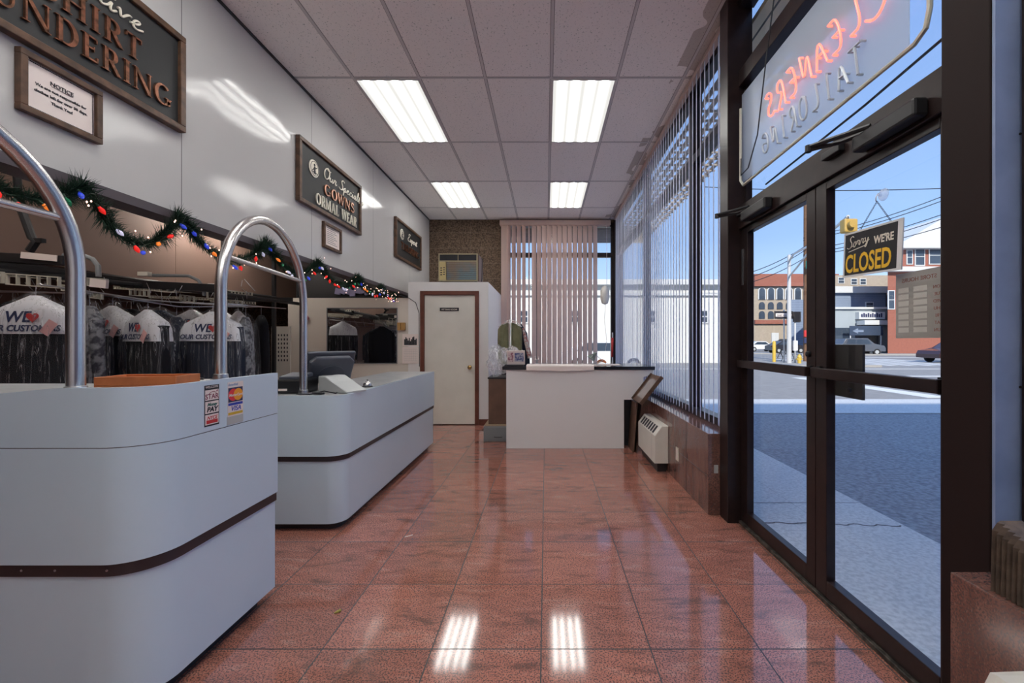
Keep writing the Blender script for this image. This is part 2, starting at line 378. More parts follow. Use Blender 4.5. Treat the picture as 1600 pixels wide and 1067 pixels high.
M['galv'] = mat('galvanised pole', (.55, .56, .56), .5)
M['lampglow'] = None

# ---------------------------------------------------------------- room shell
CH = 3.72; BY = 8.17; RX = 1.40
struct('floor', MB().box((-6.6, -3.2, -.12), (1.46, BY+.1, 0)), M['floor'])
struct('ceiling', MB().box((-2.36, -3.2, CH), (1.5, BY+.12, CH+.35)), M['ceil'])
# header wall with glossy panels above the service opening
struct('wall_left', MB().box((-2.46, -3.2, 2.10), (-2.33, BY+.1, CH+.3)), M['wallpanel'])
struct('trim_1', MB().box((-2.47, -3.2, 2.05), (-2.322, BY-.02, 2.10)), M['plum'])
g = thing('trim_2', None, None, (0, 2.5, CH), kind='structure')
for i in range(-4, 3):
    x = .05+.61*i
    if x > -2.3: MB().box((x-.011, -3.1, CH-.004), (x+.011, BY-.001, CH)).build('grid_runner', M['grid'], g)
for i in range(-5, 4):
    y = 3.777+1.22*i
    if y > -3.1: MB().box((-2.33, y-.011, CH-.0035), (1.4, y+.011, CH)).build('grid_runner', M['grid'], g)
MB().box((-2.33, -3.1, CH-.02), (-2.318, BY, CH)).build('edge_angle', M['dark2'], g)
struct('wall_back', MB().box((-6.6, BY, -.1), (-.90, BY+.12, CH+.3)).box((-.90, BY, -.1), (1.5, BY+.12, .62)).box((-.9, BY+.0, CH-.06), (1.5, BY+.12, CH+.3)), M['cork'])
struct('wall_rear', MB().box((-6.6, -3.3, -.1), (1.5, -3.2, CH+.3)), M['white'])
struct('wall_alcove', MB().box((-6.7, -3.3, -.1), (-6.6, BY+.1, 3.05)), M['brown'])
struct('ceiling_alcove', MB().box((-6.7, -3.3, 2.95), (-2.46, BY+.1, 3.05)), M['brown'])
struct('wall_fascia', MB().box((-4.72, -3.1, 2.0), (-4.62, BY-.01, 2.95))
       .box((-4.621, 2.62, 2.0), (-4.617, 2.628, 2.95)).box((-4.621, 5.1, 2.0), (-4.617, 5.108, 2.95)), M['brown'])
# partition with the mirror, beside the fitting room
FY = 6.30
struct('wall_partition', MB().box((-3.92, FY, 0), (-2.12, FY+.1, 1.955)), M['cream'])
struct('trim_3', MB().box((-3.96, FY-.02, 0), (-3.77, FY+.0, 1.90)), M['cream'])
# fitting room shell
struct('wall_fitting_room', MB().box((-2.12, FY-.005, 0), (-1.93, FY+.08, 2.20)).box((-1.03, FY-.005, 0), (-.887, FY+.08, 2.20)).box((-1.93, FY-.005, 2.06), (-1.03, FY+.08, 2.20))
       .box((-.937, FY+.08, 0), (-.887, BY-.002, 2.20)).box((-2.12, FY+.08, 0), (-2.07, BY-.002, 2.20)).box((-2.07, FY+.08, 2.16), (-.937, BY-.002, 2.20)), M['white'])
d = thing('door_3', None, None, (-1.48, FY, 0), kind='structure')
MB().box((-1.93, FY-.03, 0), (-1.87, FY+.04, 2.06)).box((-1.09, FY-.03, 0), (-1.03, FY+.04, 2.06)).box((-1.87, FY-.03, 2.0), (-1.09, FY+.04, 2.06)).build('door_frame', M['mahog'], d)
dp = MB().box((-1.868, FY+.0, .012), (-1.092, FY+.04, 1.998), .003).build('door_panel', M['offwhite'], d)
MB().lathe([(.012, 0), (.012, -.03), (.03, -.04), (.034, -.055), (.028, -.072), (.01, -.078)], (-1.165, FY, .89), ax='y').build('door_knob', M['brass'], dp)
MB().box((-1.63, FY-.012, 1.755), (-1.34, FY-.001, 1.805)).build('sign_plate', M['ink'], dp)
b = MB(); b.M = FW(-1.485, FY-.0125, 1.767); b.text('FITTING ROOM', .03, .0008, ax='CENTER', off=.0006, width=1.15); b.build('lettering', M['ivory'], dp)
struct('baseboard_fitting', MB().box((-1.03, FY-.02, 0), (-.885, FY-.005, .09)).box((-.887, FY-.02, 0), (-.872, BY-.02, .09)), M['mahog'])

# knee walls of red granite under the windows
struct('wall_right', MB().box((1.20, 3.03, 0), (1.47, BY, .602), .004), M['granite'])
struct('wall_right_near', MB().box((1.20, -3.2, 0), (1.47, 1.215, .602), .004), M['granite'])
o = MB().box((1.198, 3.04, .285), (1.2005, 8.1, .289)).box((1.198, 3.5, .005), (1.2005, 3.504, .6)).build('trim_4', M['kick'], kind='structure')
MB().box((1.245, 3.026, .31), (1.275, 3.03, .37)).build('tape_patch', M['silver'], label='silver tape patch stuck on the end of the granite knee wall by the doors', cat='tape')
o = thing('wall_outlet', 'ivory wall outlet plate on the red granite knee wall beside the heater', 'outlet', (1.198, 3.72, .20))
MB().box((1.192, 3.69, .20), (1.20, 3.76, .32), .002).build('plate', M['ivory'], o)
for z in (.225, .27): MB().box((1.189, 3.712, z), (1.193, 3.738, z+.025)).build('socket', M['paper'], o)

# window frames on the right side
def win(n, y0, y1, z0=.602, z1=CH, zt=3.02, x=RX, f=.05):
    t = thing('window_%d' % n, None, None, (x, (y0+y1)/2, z0), kind='structure')
    b = MB()
    b.box((x, y0, z0), (x+.09, y0+f, z1)).box((x, y1-f, z0), (x+.09, y1, z1)).box((x, y0+f, z0), (x+.09, y1-f, z0+.06)).box((x, y0+f, z1-.08), (x+.09, y1-f, z1)).box((x, y0+f, zt-.035), (x+.09, y1-f, zt+.035))
    b.build('window_frame', M['dark'], t)
    MB().box((x+.04, y0+f, z0+.06), (x+.045, y1-f, zt-.035)).build('window_pane', M['glass'], t)
    MB().box((x+.04, y0+f, zt+.035), (x+.045, y1-f, z1-.08)).build('transom_pane', M['glass'], t)
win(1, 3.02, 3.95); win(2, 3.95, 5.85); win(3, 5.85, BY-.02); win(4, -3.2, 1.203, f=.012)
struct('column_corner', MB().box((1.36, BY-.09, .602), (1.52, BY+.12, CH)), M['dark'])
# back window
t = thing('window_5', None, None, (.25, BY, .62), kind='structure')
b = MB(); y = BY-.0
b.box((-.9, y, .62), (-.83, y+.09, 3.66)).box((1.30, y, .62), (1.37, y+.09, 3.66)).box((-.83, y, .62), (1.30, y+.09, .68)).box((-.83, y, 3.58), (1.30, y+.09, 3.66)).box((-.83, y, 2.97), (1.30, y+.09, 3.06)).box((-.19, y, .68), (-.12, y+.09, 2.97))
b.build('window_frame', M['dark'], t)
MB().box((-.83, y+.04, .68), (1.30, y+.045, 2.97)).build('window_pane', M['glass'], t)
MB().box((-.83, y+.04, 3.06), (1.30, y+.045, 3.58)).build('transom_pane', M['glass'], t)

# entrance columns, header, transoms
struct('column_far', MB().box((1.284, 2.89, 0), (1.46, 3.02, CH), .004), M['dark'])
struct('column_near', MB().box((1.327, 1.222, 0), (1.47, 1.374, CH), .004), mat('matt dark brown column', (.022, .013, .012), .6, spec=.15))
struct('wall_side_panel', MB().box((1.332, 1.212, .603), (1.412, 1.221, CH))
       .box((1.412, 1.205, .603), (1.43, 1.221, CH)), M['marble'])
b = MB()
for z in (1.15, 1.9, 2.55, 2.95, 3.3): b.cyl((1.405, 1.213, z), (1.405, 1.2105, z), .004, 8)
b.build('trim_5', M['dark2'], kind='structure')
struct('door_header', MB().box((1.36, 1.374, 2.075), (1.47, 2.89, 2.235), .004).box((1.36, 1.374, 3.08), (1.47, 2.89, 3.19), .004).box((1.36, 1.374, 3.64), (1.47, 2.89, CH), .004), M['dark'])
t = thing('window_6', None, None, (RX, 2.1, 2.235), kind='structure')
MB().box((1.40, 1.374, 2.235), (1.44, 1.40, 3.08)).box((1.40, 2.86, 2.235), (1.44, 2.89, 3.08)).box((1.40, 1.40, 2.235), (1.44, 2.86, 2.26)).build('window_frame', M['dark'], t)
MB().box((1.418, 1.40, 2.26), (1.422, 2.86, 3.08)).build('window_pane', M['glass'], t)
MB().box((1.418, 1.374, 3.19), (1.422, 2.89, 3.64)).build('transom_pane', M['glass'], t)
struct('door_sill', MB().box((1.362, 1.374, 0), (1.48, 2.89, .022), .003), mat('worn threshold metal', (.16, .14, .12), .45, metal=.6, noise_=(30, (.05, .045, .04), .4, .6)))

def leaf(n, y0, y1, sg0, sg1, bar):
    """y0<y1 along the wall; sg0/sg1 are the glass edges"""
    t = thing('door_%d' % n, None, None, (1.40, (y0+y1)/2, .022), kind='structure')
    xa, xb = 1.378, 1.424
    MB().box((xa, y0, .024), (xb, sg0, 2.072), .003).box((xa, sg1, .024), (xb, y1, 2.072), .003).box((xa, sg0, .024), (xb, sg1, .11), .003).box((xa, sg0, 2.032), (xb, sg1, 2.072), .003).build('door_frame', M['dark'], t)
    MB().box((1.398, sg0, .11), (1.403, sg1, 2.032)).build('door_pane', M['glass'], t)
    pb = MB().box((1.335, y0+.02, 1.105), (1.365, y1-.02, 1.155), .004).build('push_bar', M['dark'], t)
    MB().box((1.365, y0+.02, 1.10), (1.378, y0+.05, 1.16)).box((1.365, y1-.05, 1.10), (1.378, y1-.02, 1.16)).build('bar_mount', M['dark2'], pb)
    return t
l1 = leaf(1, 2.092, 2.885, 2.165, 2.80, 1)
l2 = leaf(2, 1.376, 2.088, 1.43, 2.01, 1)
MB().box((1.424, 1.84, 1.02), (1.436, 2.03, 1.27)).lathe([(.012, 0), (.012, -.01), (.005, -.014)], (1.398, 1.88, 1.06), 12, ax='x').build('lock_plate', M['dark2'], l2)
MB().lathe([(.016, 0), (.016, -.012), (.008, -.016)], (1.378, 2.14, 1.22), 12, ax='x').build('lock_cylinder', M['dark2'], l1)
MB().box((1.372, 2.855, 1.68), (1.378, 2.87, 1.93)).build('hinge', M['steel'], l1)
for (nm, ya, yb, lab) in (('n', 1.45, 1.98, 'black door closer with folded arm above the near entrance leaf'), ('f', 2.45, 2.86, 'black door closer with folded arm above the far entrance leaf beside the blinds')):
    t = thing('door_closer', lab, 'door closer', (1.33, (ya+yb)/2, 2.08), group='door closers over the entrance')
    MB().box((1.305, ya, 2.088), (1.36, ya+.30, 2.155), .01).build('closer_body', M['dark2'], t)
    MB().tube([(1.325, ya+.22, 2.165), (1.24, ya+.36, 2.172), (1.20, ya+.42, 2.172)], .011, 8).tube([(1.20, ya+.42, 2.16), (1.30, ya+.34, 2.16), (1.37, ya+.2, 2.16)], .010, 8).cyl((1.20, ya+.42, 2.15), (1.20, ya+.42, 2.18), .014, 10).build('closer_arm', M['dark2'], t)
    MB().box((1.33, yb-.12, 2.155), (1.36, yb, 2.19), .004).build('arm_bracket', M['dark2'], t)

# ---------------------------------------------------------------- ceiling lights
def troffer_mat():
    m = bpy.data.materials.new('lit troffer diffuser'); m.use_nodes = True; N = m.node_tree.nodes; L = m.node_tree.links; N.remove(N['Principled BSDF'])
    em = N.new('ShaderNodeEmission'); L.new(em.outputs[0], N['Material Output'].inputs[0]); em.inputs[0].default_value = (1, .985, .94, 1)
    tcn = N.new('ShaderNodeTexCoord'); s = N.new('ShaderNodeSeparateXYZ'); L.new(tcn.outputs['Object'], s.inputs[0])
    tot = None
    for x in (-.20, -.07, .07, .20):
        a = math_(N, L, 'POWER', math_(N, L, 'DIVIDE', math_(N, L, 'SUBTRACT', s.outputs[0], x), .024), 2)
        a = math_(N, L, 'POWER', 2.718, math_(N, L, 'MULTIPLY', a, -1))
        tot = a if tot is None else math_(N, L, 'ADD', tot, a)
    L.new(math_(N, L, 'MULTIPLY_ADD', tot, 17.0, .66), em.inputs[1]); return m
M['troffer'] = troffer_mat()
t0 = thing('ceiling_light', 'recessed fluorescent ceiling light, left of the two nearest ones', 'ceiling light', (0, 0, CH), group='recessed ceiling lights')
MB().box((-.30, -.60, -.010), (-.285, .60, 0)).box((.285, -.60, -.010), (.30, .60, 0)).box((-.285, -.60, -.010), (.285, -.585, 0)).box((-.285, .585, -.010), (.285, .60, 0)).build('light_frame', M['grid'], t0, local=True)
MB().box((-.285, -.585, -.006), (.285, .585, -.001)).build('diffuser', M['troffer'], t0, local=True)
first = True
for (x, y, lab) in ((-1.475, 4.387, 'recessed fluorescent ceiling light, left of the two nearest ones'), (.355, 4.387, 'recessed fluorescent ceiling light, right of the two nearest ones, in line with the shop aisle'),
                    (-1.475, 6.83, 'recessed fluorescent ceiling light above the fitting room door'), (.355, 6.83, 'recessed fluorescent ceiling light in front of the rosy window blinds'),
                    (-1.475, 1.94, 'recessed fluorescent ceiling light over the near service counter, outside the view'), (.355, 1.94, 'recessed fluorescent ceiling light beside the neon sign, outside the view'),
                    (-1.475, -.5, 'recessed fluorescent ceiling light behind the viewer on the counter side'), (-.56, .72, 'added unseen ceiling light just ahead of the viewer, for more brightness'), (-.56, -1.72, 'added unseen ceiling light farthest behind the viewer, for more brightness'),  # the two in the middle column are added out of view for brightness
                    (.355, -.5, 'recessed fluorescent ceiling light behind the viewer on the window side')):
    if first: t0.location = (x, y, CH); first = False
    else: copy_tree(t0, (x, y, CH), 0, lab)
# added tube lights, unseen, brightening the garment area behind the header
for yy, lab in ((2.2, 'added unseen tube light brightening the hanging garments, nearer one'), (5.5, 'added unseen tube light brightening the hanging garments, farther one')):
    xx = -3.3 if yy < 3 else -4.2
    a = thing('added_tube_light', lab, 'ceiling light', (xx, yy, 2.95), group='added tube lights over the garments')
    MB().box((xx-.06, yy-.6, 2.90), (xx+.06, yy+.6, 2.95), .005).build('housing', M['white'], a)
    MB().cyl((xx, yy-.58, 2.88), (xx, yy+.58, 2.88), .019, 12).build('tube', mat('lit tube', (1, 1, 1), .5, emit=(1, .95, .88), estr=60), a)

# ---------------------------------------------------------------- service counters
def outline(x1, y0, y1, r, x0, n=10):
    """plan of a counter shell: near-left -> rounded corner -> far end (open polyline)"""
    pts = [(x0, y0)]
    for i in range(n+1):
        a = -math.pi/2+math.pi/2*i/n; pts.append((x1-r+r*math.cos(a), y0+r+r*math.sin(a)))
    pts.append((x1, y1)); return pts
def shell(pts, z0, z1, th, ztop=None, sub=1):
    """a thick vertical skin following the plan polyline, outer side on pts"""
    b = MB(); n = len(pts); P = [Vector(p) for p in pts]; inn = []
    for i in range(n):
        d = (P[min(i+1, n-1)]-P[max(i-1, 0)]).normalized(); inn.append(P[i]+Vector((-d.y, d.x))*th)
    def zt(p): return z1 if ztop is None else ztop(p)
    A = [[b._v((p.x, p.y, z0)), b._v((p.x, p.y, zt(p)))] for p in P]; B = [[b._v((p.x, p.y, z0)), b._v((p.x, p.y, zt(p)))] for p in inn]
    for i in range(n-1):
        for f in ((A[i][0], A[i+1][0], A[i+1][1], A[i][1]), (B[i][0], B[i][1], B[i+1][1], B[i+1][0]), (A[i][1], A[i+1][1], B[i+1][1], B[i][1]), (A[i][0], B[i][0], B[i+1][0], A[i+1][0])):
            k = b.bm.faces.new(f); k.smooth = True
    for i in (0, n-1): b.bm.faces.new((A[i][0], A[i][1], B[i][1], B[i][0]))
    return b
def counter(name, lab, x1, y0, y1, r, x0, zt, zb0, zb1, zk, wid, seam=None, dip=None):
    t = thing(name, lab, 'counter', ((x0+x1)/2, (y0+y1)/2, 0), group='white service counters')
    N = 14
    def pl(off, th=0): 
        pts = outline(x1-off, y0+off, y1-(off if off > .02 else 0), max(r-off, .02), x0, N)
        if dip: pts = [(x0+(x1-r-x0)*k/12.0, y0+off) for k in range(12)]+pts[1:]
        return pts
    zf = (lambda p: zt-(dip(p.x) if dip else 0))
    if seam:
        shell(pl(0), zb1, seam-.0015, .02).build('front_panel', M['lam'], t)
        shell(pl(.002), seam-.0015, seam+.0015, .018).build('seam_strip', M['plum'], t)
        shell(pl(0), seam+.0015, zt, .02, zf).build('upper_panel', M['lam'], t)
    else: shell(pl(0), zb1, zt, .02, zf).build('front_panel', M['lam'], t)
    shell(pl(.006), zb0, zb1, .016).build('trim_band', M['band'], t)
    shell(pl(.014), zk, zb0, .02).build('lower_panel', M['lam'], t)
    shell(pl(.06), 0, zk, .02).build('toe_kick', M['kick'], t)
    # top slab inset level with the panels
    pts = pl(.0205)
    top = MB(); ip = [(p[0], p[1]) for p in pts]+[(x1-.0205-wid, y1-.0), (x1-.0205-wid, y0+wid), (x0, y0+wid)]
    fl = [(p[0], p[1]) for p in ip]
    z = zt-.035
    top.prism(fl, z, zt-(.03 if dip else .001)); 
    top.build('counter_top', mat('worn grey laminate top', (.42, .43, .44), .3, noise_=(8, (.33, .34, .36), .35, .65)), t)
    b = MB().box((x1-wid-.02, y0+wid, 0), (x1-wid, y1-.01, zt-.036)).box((x1-wid, y1-.03, zk), (x1-.04, y1-.012, zt-.036)); b.build('back_panel', M['lam'], t)
    return t
def dipf(x):
    k = max(0, min(1, (-1.60-x)/.33)); return .024*k*k*(3-2*k)
counter('service_counter', 'white laminate service counter nearest the viewer, with card stickers on its rounded front', -1.341, 1.37, 2.045, .15, -2.6, 1.129, .493, .535, .06, .44, seam=.927, dip=dipf)
counter('service_counter', 'lower white service counter farther back carrying the screen and bell', -1.365, 2.75, 5.0, .12, -2.2, .919, .475, .51, .05, .52)

# screws in the near trim band
for x in (-1.765, -1.652, -1.478): MB().lathe([(.004, 0), (.004, -.002), (.001, -.003)], (x, 1.377, .514), 8, ax='y').build('screw_head', M['steel'], bpy.data.objects['service_counter'])

# stickers
def stick(name, lab, cat, Yc, z0, z1, wd):
    t = thing(name, lab, cat, (-1.341, Yc, z0), group='payment stickers on the near counter'); return t, LW(Yc-wd/2, z0, -1.3405)
t, m = stick('sticker', 'narrow black and white debit network sticker on near counter', 'sticker', 1.641, .944, 1.112, .05)
Wd, Hh = .072, .163; m = LW(1.605, .948, -1.3405)
b = MB(); b.M = m; b.box((0, 0, 0), (Wd, Hh, .0006)); b.build('backing', M['ink'], t)
b = MB(); b.M = m
for (v0, v1) in ((.006, .046), (.051, .098), (.103, .144)): b.box((.003, v0, .0006), (Wd-.003, v1, .0009))
b.build('cells', M['paper'], t)
b = MB(); b.M = m @ Matrix.Translation((.036, .151, .0007)); b.text('WELCOME', .013, .0003, ax='CENTER'); b.build('welcome_text', M['paper'], t)
b = MB(); b.M = m @ Matrix.Translation((.036, .108, .001)); b.text('STAR', .028, .0003, ax='CENTER', off=.0004)
b.M = m; b.ring2(.04, .118, .022, .018, .002, .001, .0015, 40, 150, 10); b.seg2((.058, .135), (.064, .141), .004, .001, .0015); b.build('star_text', mat('maroon ink', (.22, .02, .06), .5), t)
b = MB(); b.M = m @ Matrix.Translation((.036, .080, .001)); b.text('Money', .017, .0003, ax='CENTER', shear=.4, off=.0008); b.build('script_text', mat('green ink', (.02, .13, .10), .5), t)
b = MB(); b.M = m @ Matrix.Translation((.036, .057, .001)); b.text('PAY', .026, .0003, ax='CENTER', shear=.2, off=.0012, width=1.1); b.build('pay_text', M['ink'], t)
b = MB(); b.M = m; b.box((.009, .010, .001), (Wd-.008, .024, .0013)); b.M = m @ Matrix.Translation((.036, .026, .001)); b.text('NYCE', .019, .0003, ax='CENTER', shear=.3, off=.0004); b.build('nyce_text', M['red'], t)
t = thing('sticker', 'tall card logo sticker with red and orange circles, right of the black one', 'sticker', (-1.341, 1.76, .93), group='payment stickers on the near counter')
m = LW(1.722, .936, -1.3405)
b = MB(); b.M = m; b.box((.0, .03, 0), (.088, .176, .0005)); b.build('backing', M['paper'], t)
b = MB(); b.M = m; b.box((-.004, -.004, 0), (.088, .030, .0007)); b.build('foil_strip', M['silver'], t)
b = MB(); b.M = m; b.box((.003, .090, .0006), (.085, .152, .0009)); b.build('card_field', M['navy'], t)
b = MB(); b.M = m; b.ring2(.030, .121, .013, .013, .026, .0009, .0013); b.build('red_disc', mat('logo red', (.75, .04, .05), .5), t)
b = MB(); b.M = m; b.ring2(.058, .121, .013, .013, .026, .0013, .0016); b.build('orange_disc', mat('logo orange', (.90, .36, .02), .5), t)
b = MB(); b.M = m @ Matrix.Translation((.044, .115, .0018)); b.text('MasterCard', .0155, .0003, ax='CENTER', off=.0003, shear=.15); b.build('card_text', M['paper'], t)
b = MB(); b.M = m; b.box((.003, .076, .0006), (.085, .087, .0009)); b.M = m @ Matrix.Translation((.045, .053, .001)); b.text('VISA', .029, .0003, ax='CENTER', shear=.25, off=.0004); b.build('blue_print', mat('logo blue', (.02, .05, .42), .5), t)
b = MB(); b.M = m; b.box((.003, .036, .0006), (.085, .047, .0009)); b.build('gold_bar', mat('logo gold', (.65, .42, .03), .5), t)
b = MB(); b.M = m @ Matrix.Translation((.002, .160, .0008)); b.text('Interlink', .016, .0003, shear=.4); b.build('network_text', mat('pale blue ink', (.10, .22, .45), .5), t)

# ---------------------------------------------------------------- steel arches
def arch(lab, ya, yb, za, zb, x=-1.61, zc=1.53, r=.0245, xb=None):
    t = thing('steel_arch', lab, 'rail', (x, (ya+yb)/2, min(za, zb)), group='polished steel arches on the counters')
    rad = (yb-ya)/2; yc = (ya+yb)/2
    xb = x if xb is None else xb; sk = lambda p: (x+(xb-x)*(p[1]-ya)/(yb-ya), p[1], p[2])
    pts = [(x, ya, za), (x, ya, (za+zc)/2), (x, ya, zc-.01)]+[(x, yc-rad*math.cos(math.pi*i/28), zc+rad*math.sin(math.pi*i/28)) for i in range(29)]+[(x, yb, zc-.01), (x, yb, (zb+zc)/2), (x, yb, zb)]
    MB().tube([sk(p) for p in pts], r, 20).build('arch_tube', M['chrome'], t)
    dz = 1.70-zc; hy = math.sqrt(rad*rad-dz*dz)
    MB().cyl(sk((x, yc-hy, 1.70)), sk((x, yc+hy, 1.70)), .013, 14).build('crossbar', M['chrome'], t)
    for (y, z) in ((ya, za), (yb, zb)): MB().lathe([(.031, 0), (.031, .012), (.028, .03), (.0255, .032)], sk((x, y, z)), 20).build('collar', M['steel'], t)
    return t
arch('tall steel arch rising from the near counter at the left edge', .53, 1.418, 0, 1.10, x=-1.63)
arch('steel arch bridging the gap between the two white counters', 1.95, 2.85, 1.10, .918, x=-1.55, xb=-1.69)

# items on the near counter
t = thing('wooden_tray', 'shallow orange wooden tray lying on the near service counter', 'tray', (-1.55, 1.52, 1.10))
t.location = (-1.66, 1.72, 1.127); 
def traypart(nm, lo, hi):
    b = MB(); b.box(lo, hi, .0015); return b.build(nm, M['orangewood'], t, local=True)
traypart('tray_base', (-.17, -.085, -.028), (.16, .085, -.020))
for lo, hi in (((-.17, -.085, -.02), (.16, -.075, .018)), ((-.17, .075, -.02), (.16, .085, .018)), ((-.17, -.075, -.02), (-.16, .075, .018)), ((.15, -.075, -.02), (.16, .075, .018))): traypart('tray_side', lo, hi)
t.rotation_euler = (0, 0, R(10)); t.scale = (.86, .9, .9)
t = thing('key_bunch', 'small black key bunch on the near counter beside the arch', 'keys', (-1.57, 1.84, 1.1))
MB().obox((-1.60, 1.87, 1.113), (.055, .02, .01), (0, 0, .4), .003).build('key_fob', M['dark2'], t)
b = MB(); b.ring2(0, 0, 1, 1, .1, 0, 1); b.bm.free()
b = MB(); b.tube([(-1.56+.016*math.cos(a), 1.85+.016*math.sin(a), 1.108) for a in [i*math.pi/6 for i in range(12)]], .002, 6, closed=True); b.obox((-1.535, 1.84, 1.108), (.04, .009, .003), (0, 0, .2)).obox((-1.54, 1.865, 1.108), (.04, .008, .003), (0, 0, .9)); b.build('key', M['steel'], t)
b = MB(); b.obox((-1.50, 1.90, 1.107), (.10, .01, .008), (0, 0, .3), .002); b.build('black_pen', M['ink'], label='black pen lying on the near counter behind the arch foot', cat='pen')

# point of sale kit on the far counter
ZC = .919
t = thing('pos_monitor', 'slate grey point of sale screen seen from behind on far counter', 'monitor', (-1.68, 3.05, ZC))
b = MB(); b.M = Matrix.Translation((-1.66, 3.16, 1.072)) @ Matrix.Rotation(R(47), 4, 'Z') @ Matrix.Rotation(R(26), 4, 'X')
b.box((-.175, .02, -.135), (.175, .05, .135), .012, 3); b.build('screen_bezel', M['pos'], t)
b2 = MB(); b2.M = Matrix.Translation((-1.66, 3.16, 1.072)) @ Matrix.Rotation(R(47), 4, 'Z') @ Matrix.Rotation(R(26), 4, 'X') @ Matrix.Rotation(R(90), 4, 'X')
b2.prism([(-.15, -.11), (.15, -.11), (.16, .07), (.12, .11), (-.12, .11), (-.16, .07)], -.02, .025, .012); b2.build('rear_housing', M['pos'], t)
b2 = MB(); b2.M = Matrix.Translation((-1.66, 3.16, 1.072)) @ Matrix.Rotation(R(47), 4, 'Z') @ Matrix.Rotation(R(26), 4, 'X') @ Matrix.Rotation(R(90), 4, 'X')
b2.ring2(0, -.05, .10, .09, .006, .025, .031, 10, 170, 20); b2.build('housing_ridge', M['pos'], t)
MB().lathe([(.035, -.055), (.045, -.04), (.045, .04), (.035, .055)], (-1.63, 3.06, .99), 24, ax='x').build('hinge_drum', M['dark2'], t)
b = MB(); b.M = frame((-1.63, 3.0, ZC), (0, 0, 1), (1, -.25, 0), (-.25, -1, 0)) if False else Matrix.Translation((-1.60, 3.04, ZC)) @ Matrix.Rotation(R(-22), 4, 'Z') @ Matrix.Rotation(R(90), 4, 'X')
b.prism([(-.02, 0), (.26, 0), (.26, .012), (.12, .075), (.05, .115), (-.02, .115)], -.09, .09, .01); b.build('stand_base', M['silver'], t)
t = thing('receipt_printer', 'black receipt printer on far counter behind the arch leg', 'printer', (-1.82, 2.93, ZC))
MB().box((-1.90, 2.86, ZC), (-1.70, 3.06, ZC+.10), .012).build('printer_body', M['dark2'], t)
MB().obox((-1.80, 2.95, ZC+.115), (.16, .15, .03), (R(8), 0, 0), .008).build('printer_lid', M['pos'], t)
MB().box((-1.87, 2.857, ZC+.02), (-1.81, 2.861, ZC+.035)).build('printer_label', M['paper'], t)
t = thing('service_bell', 'round chrome service bell on the far counter in front of the screen', 'bell', (-1.44, 3.30, ZC))
MB().lathe([(.040, 0), (.040, .006), (.036, .009)], (-1.44, 3.30, ZC)).build('bell_base', M['dark2'], t)
MB().lathe([(.034, .011), (.034, .018), (.028, .032), (.016, .042), (.004, .045)], (-1.44, 3.30, ZC)).build('bell_dome', M['chrome'], t)
MB().lathe([(.003, .044), (.003, .052), (.007, .053), (.007, .058), (.003, .06)], (-1.44, 3.30, ZC), 10).build('bell_button', M['chrome'], t)
MB().tube([(-1.72, 2.82, ZC+.004), (-1.62, 2.80, ZC+.004), (-1.55, 2.86, ZC+.02), (-1.47, 2.86, ZC+.004), (-1.50, 2.98, ZC+.004)], .004, 8).build('power_cable', M['ink'], label='thin black cable curling on the far counter beside the screen base', cat='cable')
MB().obox((-1.575, 2.80+.03, ZC+.008), (.03, .09, .014), (0, 0, 1.2), .004).build('black_marker', M['ink'], label='short black marker on the edge of the far counter', cat='pen')

